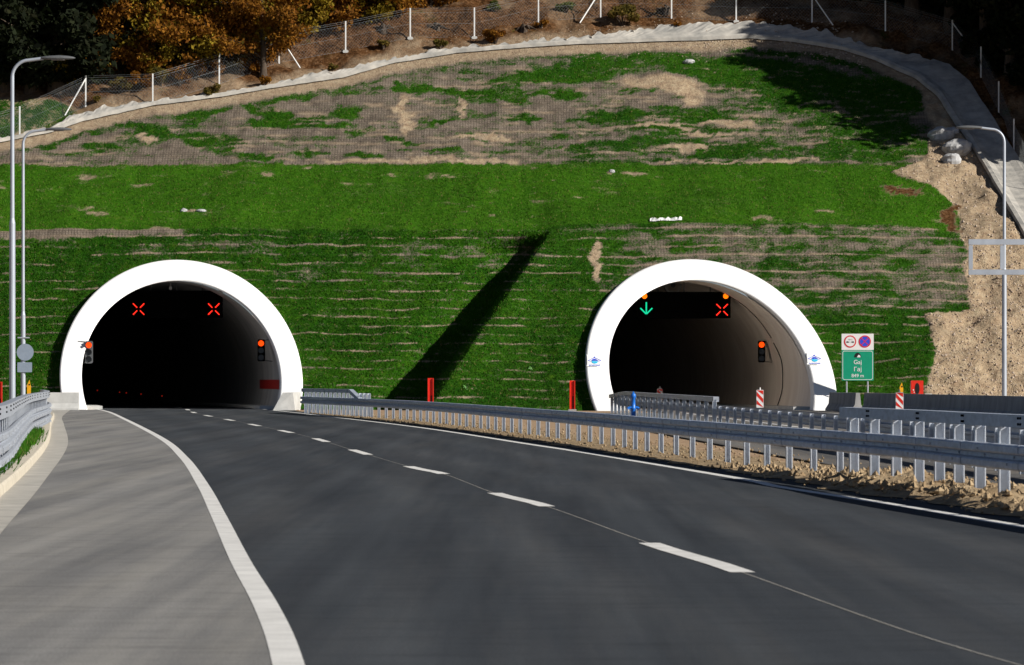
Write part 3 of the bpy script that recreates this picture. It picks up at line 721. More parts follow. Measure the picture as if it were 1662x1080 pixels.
# red marker lamps on the left tunnel kerb, deep inside
for px, py, Yq in ((158, 634, 300), (194, 637, 290), (205, 638, 285), (229, 640, 275), (263, 643, 262)):
    c = at_px(px, py, Yq); root = thing('marker_lamp', 'tiny red marker lamp glowing deep in the left tunnel', 'lamp', tuple(c), 0, 'red marker lamps deep in the left tunnel')
    b = MB(); b.disc((0, 0, 0), .03, .03, 10); b.build('lens', M['dimred'], root)
    b = MB(); b.box((0, .08, 0), (.14, .1, .14)); b.tube([(0, .08, -.07), (0, .08, -c.z)], .03, 6); b.build('stand', M['black'], root)

# emblems on the right portal
def emblem(px, py, label):
    # sits on the cut face: depth from the cut plane
    p = PORT['right']; Yq = p['Y']
    for _ in range(8):
        c = at_px(px, py, Yq); Yq = p['Y'] + p['k'] * c.z
    c = at_px(px, py, Yq - .02); tilt = -math.atan(p['k']); k = Yq / FP
    root = thing('emblem_panel', label, 'emblem', tuple(c)); root.rotation_euler = (tilt, 0, 0); st = 1 / math.cos(tilt)
    z = lambda q: q * k * st
    b = MB(); b.box((0, .0, 0), (26 * k, .012, z(20))); b.build('panel', M['ring'], root)
    b = MB(); b.box((-12.4 * k, -.012, z(1)), (.8 * k, .006, z(16))); b.box((-5 * k, -.012, z(-9.6)), (16 * k, .006, z(.6))); b.build('panel_edge', M['darkgrey'], root)
    b = MB()                                          # blue roof line with a dot on top, over a swoosh
    for s in (-1, 1): bar2(b, (s * 5.0 * k, z(2.7)), -s * math.atan2(z(4.6), 10 * k), math.hypot(10 * k, z(4.6)), .9 * k, .006, -.014)
    for s in (-1, 1): bar2(b, (s * 8.0 * k, z(-.6)), s * .42, 5.0 * k, .9 * k, .006, -.018)
    b.disc((0, -.016, z(5.6)), 1.3 * k, .006, 10); b.build('roof_mark', M['signblue'], root)
    b = MB(); o = [(-5.2 * k, z(-.3)), (-3.6 * k, z(1.9)), (-1 * k, z(2.9)), (2 * k, z(2.6)), (4.6 * k, z(.8)), (6.5 * k, z(-.6)), (1 * k, z(-.1))]
    b.prism(o[::-1], -.020, -.012); b.build('swoosh', M['signblue'], root)
    b = MB(); o = [(-5.0 * k, z(-.8)), (0, z(-.7)), (5.8 * k, z(-1.4)), (4.0 * k, z(-4)), (0, z(-5.1)), (-3.6 * k, z(-4))]; b.prism(o, -.022, -.012); b.build('bowl', M['cyan'], root)
    b = MB(); r = random.Random(3); q = -8.5
    while q < 9:
        b.box((q * k, -.012, z(-7.4)), (.9 * k, .006, z(1.9))); b.box(((q + .8) * k, -.012, z(-6.9 - (r.random() < .5))), (.9 * k, .006, z(.6))); q += 2.3
    b.build('lettering', M['signblue'], root)
emblem(965, 586, 'small blue emblem panel on the left leg of the right tunnel portal')
emblem(1322, 583, 'small blue emblem panel on the right leg of the right tunnel portal')

# ------------------------------------------------------------------ concrete barriers
NJ = [(-.3, 0), (-.3, .08), (-.14, .33), (-.09, .86), (.09, .86), (.14, .33), (.3, .08), (.3, 0)]
def barrier(pts, label, mt, seg=4.0, h=1.0, group=None, name='concrete_barrier', prof=None):
    P = spline(pts, .5); o = MB(); n = int(seg / .5); pr = [(a, c * h) for a, c in (prof or NJ)]
    i = 0
    while i < len(P) - 1:
        j = min(i + n, len(P) - 1); Q = [q.copy() for q in P[i:j + 1]]
        if len(Q) > 1 and j < len(P) - 1: Q[-1] = Q[-1].lerp(Q[-2], .05)
        o.sweep(Q, pr, closed=True, caps=True); i = j
    return tag(o.build(name, mt), label, 'barrier', group)
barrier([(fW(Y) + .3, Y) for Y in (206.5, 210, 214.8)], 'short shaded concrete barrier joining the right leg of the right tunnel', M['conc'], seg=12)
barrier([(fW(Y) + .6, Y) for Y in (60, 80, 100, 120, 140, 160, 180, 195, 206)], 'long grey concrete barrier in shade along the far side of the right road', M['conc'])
barrier([tuple(at_px(x, 662, 218)[:2]) for x in (70, 100, 128)], 'pale concrete barrier reaching the left leg of the left tunnel', M['conc_pale'], seg=9, h=.98)
def end_block(px0, px1, Y0, Y1, label):
    a = (px0 - CX) * Y0 / FP; c = (px1 - CX) * Y0 / FP; root = MB(); h = .84
    v = [(a, Y0, 0), (c, Y0, 0), (c, Y1, 0), (a + .5, Y1, 0), (a + .45, Y0 + .28, h), (c - .12, Y0 + .2, h), (c, Y1, h), (a + .85, Y1, h)]
    root.add(v, [(0, 1, 5, 4), (1, 2, 6, 5), (2, 3, 7, 6), (3, 0, 4, 7), (4, 5, 6, 7), (3, 2, 1, 0)]); tag(root.build('concrete_block', M['conc_pale']), label, 'block')
end_block(443, 479, 216.5, 222.2, 'sloped white concrete end block against the right leg of the left tunnel')

# ------------------------------------------------------------------ guardrails
WB = [(.02, .0), (.07, .008), (.085, .03), (.088, .095), (.07, .115), (.0, .13), (.0, .18), (.07, .195), (.088, .215), (.085, .28), (.07, .302), (.02, .31)]
def w_prof(side, z0, th=.006):
    a = [(side * (.05 + x), z0 + z) for x, z in WB]; bk = [(side * (.05 + x - th * 1.2), z0 + z) for x, z in WB[::-1]]; return a + bk
def c_post(h, wd=.11, dp=.12):
    "open channel section standing on end"
    t = .012; o = [(-wd / 2, -dp / 2), (-wd / 2 + t, -dp / 2), (-wd / 2 + t, dp / 2 - t), (wd / 2 - t, dp / 2 - t), (wd / 2 - t, -dp / 2), (wd / 2, -dp / 2), (wd / 2, dp / 2), (-wd / 2, dp / 2)]
    n = len(o); b = MB(); b.add([(x, y, -.1) for x, y in o] + [(x, y, h) for x, y in o], [tuple(range(2 * n - 1, n - 1, -1))[::-1]] + [(i, (i + 1) % n, n + (i + 1) % n, n + i) for i in range(n)])
    return b
def guardrail(pts, side, label, beams=(.42,), post_ranges=(), top=(), top_z=1.0, boxh=.15, mt='galv_rail', pw=.11, pm='post', seam=4.0, splice=True, top_m=None, rub=False):
    "side: which side of the path the beam faces (+1 left of travel)"
    P = spline(pts, .25); N = normals2(P); root = thing('guardrail', label, 'guardrail', (0, 0, 0), 0, None)
    step = int(seam / .25)
    for z0 in beams:
        b = MB(); i = 0
        while i < len(P) - 1:
            j = min(i + step, len(P) - 1); Q = [q.copy() for q in P[i:j + 1]]; nn = N[i:j + 1]
            # each length laps 3 mm over the next
            b.sweep(Q, w_prof(side, z0), closed=True, caps=True, smooth=False)
            if splice and j < len(P) - 1:
                Q2 = [P[j - 1].lerp(P[j], .3), P[j], P[j + 1].lerp(P[j], .3)]; b.sweep(Q2, [(a * 1.08, c) for a, c in w_prof(side, z0)], closed=True, caps=True)
            i = j
        b.cm = 1
        for i in range(2, len(P) - 1, 8):
            for dz in (.155, .235 if (i // 8) % 2 else .075):
                c = P[i] + N[i] * side * (.055 + (.0 if dz == .155 else .088)); b.box((c.x, c.y, z0 + dz), (.03, .03, .03), rz=math.atan2(N[i].y, N[i].x))
        b.build('beam', [M[mt], M['galv']], root)
    d = [0.0]
    for a, c in zip(P, P[1:]): d.append(d[-1] + (c - a).length)
    for (u0, u1, zf) in top:                       # raised box rail between two distances (in Y)
        idxs = [i for i in range(len(P)) if u0 <= P[i].y <= u1]
        Q = [P[i] for i in idxs]; zz = [zf(P[i].y) for i in idxs]
        hw = .085; pr_ = [(-hw, -boxh), (hw, -boxh), (hw, 0), (-hw, 0)]
        b = MB(); b.sweep(Q, pr_, closed=True, caps=True, zoff=zz); b.cm = 1
        for i in range(0, len(Q) - 1, 16):
            for e in (-.12, .12):
                for dz in (-.04, -.11):
                    q = Q[i]; nn = N[idxs[i]]; tt = Vector((nn.y, -nn.x, 0)); c = q + tt * e * .6 + nn * side * (hw + .004); b.box((c.x, c.y, zz[i] + dz), (.028, .028, .028), rz=math.atan2(nn.y, nn.x))
        b.build('top_rail', [M[top_m or mt], M['black']], root)
    posts = {}
    cnt = 0
    for (u0, u1, sp, h, *pw_) in post_ranges:
        key = h; pwk = pw_[0] if pw_ else pw
        Ys = [p.y for p in P]; acc = 0; last = None
        for i, p in enumerate(P):
            if not (u0 <= p.y <= u1): continue
            if last is not None and (d[i] - last) < sp - .01: continue
            last = d[i]; cnt += 1
            if cnt > 100: break
            c = p - N[i] * side * .05
            if key not in posts:
                o = c_post(h, pwk).build('post', M[pm], root); posts[key] = o
            else:
                o = posts[key].copy(); C.objects.link(o); o.parent = root
            o.location = (c.x, c.y, .0); o.rotation_euler = (0, 0, math.atan2(N[i].y, N[i].x) + (math.pi if N[i].x < 0 else 0))
    return root
def topz(u): return 1.08
guardrail(MAIN, 1, 'long steel guardrail in shade along the right edge of the near road',
          post_ranges=[(25, 68.0, 1.75, .93), (68.01, 176, 2.3, .70, .095), (176.1, 200, 1.4, .93, .09)],
          top=[(25, 67.6, lambda y: 1.08), (178.5, 200, lambda y: 1.08 - .36 * max(0, (182 - y) / 3.5))], pw=.13)
guardrail(SEC, -1, 'guardrail with pale posts leading into the right tunnel, behind the longer one',
          post_ranges=[(52, 133.9, 2.7, .70, .09), (134, 203, 3.4, .84, .12)], top=[(134, 203, lambda y: .97 if y < 190 else .97 - .18 * (y - 190) / 13)], pw=.20, mt='galv', top_m='galv', beams=(.42,))
LEFTR = [(-5.6, 30), (-6.55, 50), (-7.5, 66), (-10.0, 92), (-12.5, 118), (-14.9, 146), (-17.0, 165)]
guardrail(LEFTR, -1, 'sunlit steel guardrail with stacked beams on the grass verge left of the road', beams=(.40, .03), post_ranges=[(45, 165, 1.9, .95)], top=[(30, 165, lambda y: 1.10)], boxh=.20, mt='galv', pw=.12)

# ------------------------------------------------------------------ lamp posts
def lamp_post(px, ytop, arm_px, scale_s, label, base_y=None, dirn=1, flange=None):
    Yq = FP / scale_s; X = (px - CX) / scale_s; top = H + (HY - ytop) / scale_s; arm = arm_px / scale_s
    root = thing('street_lamp', label, 'street lamp', (X, Yq, 0), 0, 'street lamps')
    zj = flange or 6.2
    b = MB(); b.tube([(0, 0, -.1), (0, 0, zj)], [.105, .098], 14); b.tube([(0, 0, zj), (0, 0, zj + .18)], [.098, .068], 14, caps=False); b.build('lower_pole', M['pole'], root)
    R = .55; pts = [(0, 0, zj + .1), (0, 0, top - R)]
    for k in range(1, 9):
        t = math.pi / 2 * k / 8; pts.append((dirn * (R - R * math.cos(t)), 0, top - R + R * math.sin(t)))
    pts.append((dirn * (arm - .9), 0, top + .06))
    b = MB(); b.tube(pts, [.072, .062] + [.055] * (len(pts) - 2), 12); b.build('upper_pole', M['pole'], root)
    # luminaire: flattened pod, pointed at the outer end
    b = MB(); n = 14; vs = []; L = 1.15; prof = [(0, .04), (.06, .09), (.25, .14), (.55, .17), (.8, .13), (.95, .07), (1.0, .01)]
    for u, r in prof:
        for k in range(n):
            t = 2 * math.pi * k / n; z = math.sin(t) * r * .55; z = max(z, -.045)
            vs.append((dirn * (arm - 1.0 + u * L), math.cos(t) * r, top + .07 + z))
    b.add(vs, [(i * n + k, i * n + (k + 1) % n, (i + 1) * n + (k + 1) % n, (i + 1) * n + k) for i in range(len(prof) - 1) for k in range(n)], True)
    b.build('lamp_head', M['darkgrey'], root)
    b = MB(); b.box((dirn * (arm - .42), 0, top + .015), (.45, .2, .03), bev=.01); b.build('lamp_glass', M['conc'], root)
    return root
lamp_post(20, 98, 95, 49.5, 'tall grey street lamp at the left edge, the nearer of the two beside the road', dirn=1, flange=6.6)
lamp_post(37.5, 213, 74, 38.2, 'grey street lamp behind the guardrail carrying round and square sign backs', dirn=1, flange=4.2)
lamp_post(1630, 210, 74, 38.6, 'grey street lamp on the right before the earth slope, its arm pointing left', dirn=-1, flange=6.0)
# sign seen from behind on the second lamp
c = at_px(37.5, 572, FP / 38.2); root = thing('road_sign', 'round grey sign back with a square plate below it, clamped to the second lamp post', 'sign', (c.x + .1, c.y - .12, c.z))
b = MB(); b.disc((0, 0, 0), .36, .025, 28); b.build('round_plate', M['signback'], root)
b = MB(); b.box((-.02, 0, -.64), (.62, .025, .42), bev=.02); b.build('square_plate', M['signback'], root)
for q_, w_ in ((.62, .5), (-.5, .3), (.2, .3)): b = MB(); b.box((-.07, .04, q_), (w_, .07, .055)); b.build('clamp', M['galv'], root)

# ------------------------------------------------------------------ empty sign frame on the right
Yq = 168.0; s_ = FP / Yq
root = thing('sign_frame', 'empty rectangular steel sign frame beside the right street lamp', 'sign frame', ((1700 - CX) / s_, Yq, 0))
Z = lambda y: H + (HY - y) / s_; XX = lambda x: (x - 1700) / s_
b = MB(); b.box((XX(1700), 0, (Z(393))), ((1828 - 1572) / s_, .12, 9 / s_), bev=.01); b.build('upper_beam', M['pole'], root)
b = MB(); b.box((XX(1700), 0, (Z(442))), ((1828 - 1572) / s_, .12, 8.5 / s_), bev=.01); b.build('lower_beam', M['pole'], root)
for x in (1575.5, 1626.5, 1773.5, 1824.5):
    b = MB(); b.box((XX(x), .0, (Z(398.6) + Z(437)) / 2), (6.5 / s_, .10, Z(398.6) - Z(437)), bev=.01); b.build('upright', M['pole'], root)
b = MB(); b.tube([(0, .14, -.1), (0, .14, Z(388))], .12, 14); b.build('support_pole', M['pole'], root)

# ------------------------------------------------------------------ the tunnel name sign
def text_mesh(txt, size, name, mt, parent, loc, align='CENTER', squeeze=1.0, ext=.003):
    cu = bpy.data.curves.new(name, 'FONT'); cu.body = txt; cu.size = size; cu.align_x = align; cu.align_y = 'CENTER'; cu.extrude = ext; cu.offset = size * .004
    to = bpy.data.objects.new(name, cu); C.objects.link(to)
    dg = bpy.context.evaluated_depsgraph_get(); me = bpy.data.meshes.new_from_object(to.evaluated_get(dg)); bpy.data.objects.remove(to)
    me.materials.clear(); me.materials.append(mt); o = bpy.data.objects.new(name, me); C.objects.link(o); o.parent = parent
    o.rotation_euler = (math.pi / 2, 0, 0); o.location = loc; o.scale = (squeeze, 1, 1); return o
Ysg = 217.3; ks = Ysg / FP
root = thing('road_sign', 'green tunnel name sign with a white panel of two round signs above, on two posts', 'sign', ((1392 - CX) * ks, Ysg, 0))
zz = lambda y: H + (HY - y) * ks; xx = lambda x: (x - 1392) * ks
b = MB(); b.box((0, 0, (zz(568.3) + zz(542)) / 2), (52 * ks, .04, zz(542) - zz(568.3)), bev=.015); up_ = b.build('prohibition_panel', M['signwhite'], root)
b = MB(); b.box((0, 0, (zz(568.6) + zz(618)) / 2), (52 * ks, .04, zz(568.6) - zz(618)), bev=.03); gp = b.build('name_panel', M['green'], root)
b = MB(); hw = 24.6 * ks; za, zb = zz(569.8), zz(616.8); t = .022   # white border
for (c_, d__) in (((0, -.024, za - t / 2), (2 * hw - .12, .006, t)), ((0, -.024, zb + t / 2), (2 * hw - .12, .006, t)), ((-hw + t / 2, -.024, (za + zb) / 2), (t, .006, za - zb - .12)), ((hw - t / 2, -.024, (za + zb) / 2), (t, .006, za - zb - .12))): b.box(c_, d__)
for sx_ in (-1, 1):
    for sz_, ze in ((1, za), (-1, zb)):
        b.box((sx_ * (hw - .04), -.0245, ze - sz_ * .04), (.10, .006, t), ry=sx_ * sz_ * math.pi / 4)
b.build('border', M['signwhite'], gp)
text_mesh('Gaj', .285, 'lettering', M['signwhite'], gp, (0, -.026, zz(588.3)), ext=.004)
text_mesh('\u0413\u0430\u0458', .285, 'lettering', M['signwhite'], gp, (0, -.026, zz(600)), ext=.004)
text_mesh('849 m', .235, 'lettering', M['signwhite'], gp, (0, -.026, zz(610.3)), ext=.004)
b = MB(); n = 16; rr = 5.6 * ks; zc0 = zz(580.3); b.prism([(math.cos(math.pi * i / n) * rr, zc0 + math.sin(math.pi * i / n) * rr * 1.35) for i in range(n + 1)], -.030, -.022); b.build('tunnel_symbol', M['signblack'], gp)
b = MB(); b.prism([(-.04, zc0), (.13, zc0), (.13, zc0 + .05), (.09, zc0 + .11), (.03, zc0 + .12), (-.0, zc0 + .06)], -.036, -.031); b.build('road_symbol', M['signwhite'], gp)
for cx_, kind in ((1379.8, 'a'), (1403.6, 'b')):
    lx = xx(cx_); lz = zz(554.6); R_ = 9.9 * ks
    b = MB(); b.disc((lx, -.024, lz), R_ * .8, .008, 32); b.build('sign_face', M['signwhite'] if kind == 'a' else M['signblue'], up_)
    b = MB(); b.disc((lx, -.026, lz), R_, .012, 32, r0=R_ * .82); b.build('red_ring', M['signred'], up_)
    if kind == 'b':
        b = MB()
        for s in (-1, 1): bar2(b, (lx, lz), s * math.pi / 4, R_ * 1.7, .035, .006, -.031 - .002 * s)
        b.build('red_cross_bars', M['signred'], up_)
    else:
        b = MB()
        for s in (-1, 1):
            b.box((lx + s * .125, -.031, lz - .035), (.12, .006, .045)); b.box((lx + s * .135, -.031, lz - .005), (.06, .006, .03)); bar2(b, (lx + s * .045, lz - .02), s * .6, .07, .012, .006, -.031)
        b.build('car_symbols', M['signblack'], up_)
        text_mesh('100 m', .085, 'lettering', M['darkgrey'], up_, (lx, -.030, lz + .085), ext=.002)
for x in (1374.3, 1408.5):
    b = MB(); b.tube([(xx(x), .05, -.1), (xx(x), .05, zz(560))], .035, 8); b.build('post', M['galv'], root)

# ------------------------------------------------------------------ roadside posts, hydrants, markers
def red_post(px, Yq, ytop, wd, label):
    k = Yq / FP; X = (px - CX) * k; h = H + (HY - ytop) * k
    root = thing('marker_post', label, 'marker post', (X, Yq, 0), 0, 'red marker posts'); b = MB()
    b.box((0, .04, h / 2), (wd, .05, h), bev=.006); b.box((-wd / 2 + .02, -.02, h / 2), (.04, .09, h)); b.box((wd / 2 - .02, -.02, h / 2 + .001), (.04, .09, h - .002)); b.build('body', M['red'], root)
    b = MB(); b.box((wd * .1, .005, h * .28), (.05, .03, h * .4)); b.build('slot', M['signblack'], root)
    b = MB(); b.box((0, 0, .04), (wd + .12, .24, .08)); b.build('foot', M['conc'], root)
red_post(699, 207.0, 614, .27, 'plain red marker post by the middle of the grass slope between the tunnels')
red_post(929, 212.0, 618, .26, 'red marker post just left of the right tunnel portal')
red_post(-1, 190.0, 620, .24, 'red marker post cut off by the left edge, beyond the guardrail')
def yellow_post(px, Yq, ytop, label):
    k = Yq / FP; X = (px - CX) * k; h = H + (HY - ytop) * k
    root = thing('warning_post', label, 'marker post', (X, Yq, 0), 0, 'yellow posts')
    b = MB(); b.prism([(-.075, 0), (.075, 0), (.08, h * .8), (.02, h), (-.08, h * .84)], -.03, .03); b.build('blade', M['yellow'], root)
    b = MB(); b.box((.02, -.033, h * .86), (.06, .006, .07)); b.build('mark', M['signblack'], root)
yellow_post(47, 200, 617, 'yellow pointed post behind the left guardrail')
yellow_post(1463, 203, 621, 'yellow post behind the barrier near the red cabinet')
# red cabinet with an oval opening
Yq = 204.0; k = Yq / FP
root = thing('hydrant_cabinet', 'red cabinet with a dark oval opening behind the concrete barrier', 'cabinet', ((1488 - CX) * k, Yq, 0))
h = H + (HY - 618) * k
b = MB(); b.box((0, 0, h / 2), (20 * k, .45, h), bev=.02); b.build('body', M['red'], root)
b = MB(); n = 20; b.prism([(math.cos(2 * math.pi * i / n) * .105, h - .36 + math.copysign(min(abs(math.sin(2 * math.pi * i / n)) * .26, .25), math.sin(2 * math.pi * i / n))) for i in range(n)][::1], -.235, -.226); b.build('opening', M['signblack'], root)
b = MB(); b.box((-.17, -.23, h - .42), (.05, .02, .05)); b.box((-.14, -.23, h - .52), (.04, .02, .04)); b.build('latch', M['white'], root)
root = thing('white_box', 'small plain white box beside the red cabinet', 'box', ((1506 - CX) * k, Yq - .1, 0))
b = MB(); b.box((0, 0, .4), (11 * k, .35, .8), bev=.01); b.build('box_body', M['white'], root)
b = MB(); b.box((0, 0, .815), (12 * k, .38, .03)); b.build('box_lid', M['white'], root)
# blue hydrant
Yq = 160.0; k = Yq / FP
root = thing('hydrant', 'slim blue water hydrant standing between the two guardrails', 'hydrant', ((1028 - CX) * k, Yq, 0)); h = H + (HY - 638) * k
b = MB(); b.tube([(0, 0, 0), (0, 0, .12), (0, 0, .13), (0, 0, .42), (0, 0, .46), (0, 0, .5), (0, 0, h * .82), (0, 0, h * .85), (0, 0, h * .95), (0, 0, h)], [.13, .13, .085, .075, .11, .075, .065, .095, .085, .03], 14); b.build('barrel', M['blue'], root)
for s in (-1, 1):
    b = MB(); b.tube([(0, 0, .5), (s * .15, -.02, .48), (s * .19, -.02, .44)], [.05, .05, .06], 10); b.build('nozzle', M['blue'], root)
b = MB(); b.box((0, 0, h + .02), (.05, .05, .06)); b.build('cap_nut', M['blue'], root)

def striped(px, ytop, ybot, wpx, Yq, label):
    k = Yq / FP; Wd = wpx * k; z0 = H + (HY - ybot) * k; z1 = H + (HY - ytop) * k; Hh = z1 - z0
    root = thing('striped_delineator', label, 'delineator', ((px - CX) * k, Yq, 0), 0, 'red and white striped boards')
    b = MB(); b.box((0, 0, (z0 + z1) / 2), (Wd, .04, Hh), bev=.012); b.build('panel', M['signwhite'], root)
    b = MB(); e = Wd * .46
    def clip(z_a, z_b):   # slanted band from upper left to lower right, cut by the panel
        o = [(-e, z_a), (e, z_a - Wd * 1.0), (e, z_b - Wd * 1.0), (-e, z_b)]; lo, hi = z0 + .015, z1 - .015
        q = [(x, min(max(z, lo), hi)) for x, z in o]
        if len({p for p in q}) > 2: b.prism(q, -.026, -.021)
    st = Hh / 2.15; top_ = z1 + Wd * .9
    for i in range(3): clip(top_ - i * st * 1.0 - 0, top_ - i * st * 1.0 - st * .5)
    b.build('red_stripes', M['red'], root)
    b = MB(); b.tube([(0, .03, 0), (0, .03, z1 + .1)], .03, 8); b.build('stem', M['white'], root)
    b = MB(); b.box((0, 0, .06), (.5, .3, .12), bev=.02); b.build('foot', M['black'], root)
striped(1233.5, 633, 662, 11.5, 196, 'bright red and white striped board standing before the right tunnel wall')
striped(1071, 631, 650, 9, 233, 'dim striped board standing inside the right tunnel mouth')
striped(1460, 637, 665, 12.5, 172, 'red and white striped board in front of the long concrete barrier')

# ------------------------------------------------------------------ concrete channel round the slope
def res(A, n=360):
    d = np.concatenate([[0], np.cumsum(np.hypot(np.diff(A[:, 0]), np.diff(A[:, 1])))]); t = np.linspace(0, d[-1], n); return np.interp(t, d, A[:, 0]), np.interp(t, d, A[:, 1])
n = 520; lx, ly = res(DL[1:], n); ux, uy = res(DU[1:], n)
prof = [(-.02, .02), (0, .20), (.10, .22), (.16, .08), (.30, -.02), (.5, -.03), (.7, -.02), (.88, .04), (1.0, .06), (1.04, -.10)]
vs = []
for j, (t, hh) in enumerate(prof):
    q = (1 - t); x_ = lx * q + ux * t; y_ = ly * q + uy * t
    rough_ = (fbm(x_ * .12, y_ * .12 + j * 3, 101 + j, 4) - .5)
    amp = .15 + 1.1 * (t > .55) * sst(1700, 1250, np.abs(x_ - 0)) if False else (.03 + .16 * (t > .6) * (1 - sst(1500, 1560, x_)))
    edge = (t > .95) * (fbm(x_ * .10, y_ * .10, 111, 4) - .5) * 17 * (1 - sst(1500, 1560, x_))
    p = W3(x_, y_ + edge, hh + .08); p[:, 2] += rough_ * amp * 1.1; vs.append(p)
vs = np.stack(vs, 1); m_ = len(prof); idx = np.arange(n * m_).reshape(n, m_)
f = np.stack([idx[:-1, :-1], idx[:-1, 1:], idx[1:, 1:], idx[1:, :-1]], -1).reshape(-1, 4)
ch = np_mesh('drainage_channel', vs.reshape(-1, 3), f, M['shot'], smooth=False)
tag(ch, 'pale concrete drainage channel curving round the top of the grass slope and down the right', 'channel')

# ------------------------------------------------------------------ fence on the upper ground
FPOST = [(-60, 250, 0), (32, 224, 0), (139, 169, -1), (248, 171, 0), (356, 138, 0), (453, 100, 1), (561, 81, 0), (666, 66, 0), (770, 56, 0), (874, 36, 0), (975, 23, -1), (1090, 29, 0), (1195, 30, 0), (1318, 33, 1), (1437, 48, 0), (1546, 73, 1), (1592, 128, 0), (1621, 182, 0), (1646, 236, 0), (1680, 310, 0)]
fence = thing('wire_fence', 'wire mesh fence on thin pale posts running along the top of the slope', 'fence')
fp = [P3(x, y) for x, y, _ in FPOST]; FH = 1.72
post0 = None
for (x, y, br_), p in zip(FPOST, fp):
    if post0 is None:
        b = MB(); b.box((0, 0, FH / 2 - .2), (.075, .06, FH + .4)); post0 = b.build('post', M['white'], fence)
        post0.location = p; o = post0
        b = MB(); b.box((0, 0, .0), (.32, .3, .16), bev=.05); ft = b.build('post_footing', M['conc_pale'], fence); ft.location = p; f0 = ft
    else:
        o = post0.copy(); C.objects.link(o); o.parent = fence; o.location = p
        if x in (666, 770, 1195, 561): ft = f0.copy(); C.objects.link(ft); ft.parent = fence; ft.location = p
    if br_:
        b = MB(); q = P3(x + br_ * 34, y + (14 if br_ < 0 else 8)); b.tube([tuple(p + Vector((0, 0, FH - .15))), tuple(q)], .04, 6); b.build('brace', M['white'], fence)
for a, c in zip(fp, fp[1:]):
    L_ = (c - a).length; b = MB(); d_ = (c - a) / L_; n = int(L_ / .19); hh = FH - .3
    up = Vector((0, 0, 1)); w_ = .003
    # knotted mesh: two families of slanted wires
    for i in range(-int(hh / .19), n + 1):
        for s in (0, 1):
            u0, v0, u1, v1 = i * .19, 0.0, i * .19 + hh, hh
            if u0 < 0: v0 = -u0; u0 = 0
            if u1 > L_: v1 = hh - (u1 - L_); u1 = L_
            if v1 - v0 < .02: continue
            if s: v0, v1 = hh - v0, hh - v1
            A = a + d_ * u0 + up * (v0 + .05); B = a + d_ * u1 + up * (v1 + .05); nn = (B - A).normalized().cross(Vector((0, 1, 0))).normalized() * w_
            b.add([A - nn, A + nn, B + nn, B - nn], [(0, 1, 2, 3)])
    for z in (.05, FH - .9, FH - .25, FH - .12, FH - .02):
        A = a + up * z; B = c + up * z; e = up * .0045; b.add([A - e, A + e, B + e, B - e], [(0, 1, 2, 3)])
    b.build('mesh_panel', M['wire'], fence)

# ------------------------------------------------------------------ rocks
def rock(px, py, w_, h_, seed, label, group=None):
    r = np.random.default_rng(seed); nu, nv = 15, 10; vs = []
    for i in range(nv):
        ph = math.pi * i / (nv - 1) - math.pi / 2
        for j in range(nu):
            th = 2 * math.pi * j / nu; k_ = .62 + .75 * float(fbm(np.float64(3 + 1.3 * math.cos(th) * math.cos(ph)), np.float64(3 + 1.3 * math.sin(th) * math.cos(ph) + 1.7 * math.sin(ph)), seed, 6))
            vs.append((w_ * math.cos(th) * math.cos(ph) * k_, w_ * .8 * math.sin(th) * math.cos(ph) * k_, h_ * math.sin(ph) * k_))
    f = [(i * nu + j, i * nu + (j + 1) % nu, (i + 1) * nu + (j + 1) % nu, (i + 1) * nu + j) for i in range(nv - 1) for j in range(nu)]
    b = MB(); b.add(vs, f); o = b.build('boulder', M['rock'], None, P3(px, py, h_ * .3)); tag(o, label, 'rock', group)
rock(1527, 226, .75, .45, 1, 'pale flat boulder at the right end of the upper slope')
rock(1545, 218, .4, .3, 2, 'smaller boulder beside the drainage channel')
rock(1553, 252, .75, .5, 3, 'large grey lump of rock below the bend of the channel')
rock(1545, 268, .6, .4, 4, 'grey rock lowest under the bend of the channel')
rock(1117, 102, .35, .15, 5, 'small white stone lying on the upper grass')
rock(298, 343, .2, .12, 8, 'left one of two white stones on the middle grass band'); rock(326, 344, .3, .1, 9, 'flatter right one of two white stones on the middle grass band')
rock(993, 281, .18, .14, 6, 'small pale stone on the middle grass band')

n_ = 26; v_ = []
for i in range(n_):
    px_ = 1055 + 52 * i / (n_ - 1)
    for j in range(3):
        q_ = P3(px_, 362.5 - j * (1.2 + 2.2 * float(vnoise(np.float64(i * .5), np.float64(0), 5))), .05 + .12 * float(vnoise(np.float64(i * .7), np.float64(j), 6)) * (j == 1)); v_.append(q_)
b = MB(); b.add(v_, [(3 * i + j, 3 * i + 3 + j, 3 * i + 4 + j, 3 * i + 1 + j) for i in range(n_ - 1) for j in range(2)])
tag(b.build('plastic_sheet', M['white']), 'crumpled strip of white sheeting on the slope edge above the right tunnel', 'sheet')
def rub(r, n):
    x = r.uniform(1430, 1680, n * 3); y = r.uniform(215, 655, n * 3); k = (right_dirt(x, y) > .6) & (y > ditch_low(x) + 6); x, y = x[k][:n], y[k][:n]; return W3(x, y, .0)
def stones_at(name, n, fn, seed, mt, smin, smax):
    r = np.random.default_rng(seed); c = fn(r, n); return stones(name, len(c), lambda r_, n_: c, seed, mt, smin, smax)
tag(stones_at('rubble', 4200, rub, 28, M['stone'], .01, .085), 'loose stones scattered over the bare earth slope on the right', 'rubble', kind='stuff')
def rub2(r, n):
    x = r.uniform(-20, 1400, n); y = ditch_low(x) + r.normal(6, 9, n) * np.where(r.random(n) < .5, 1, -1.8); return W3(x, y, .0)
tag(stones_at('rubble', 2200, rub2, 29, M['stone'], .01, .08), 'small stones along both edges of the drainage channel', 'rubble', kind='stuff')
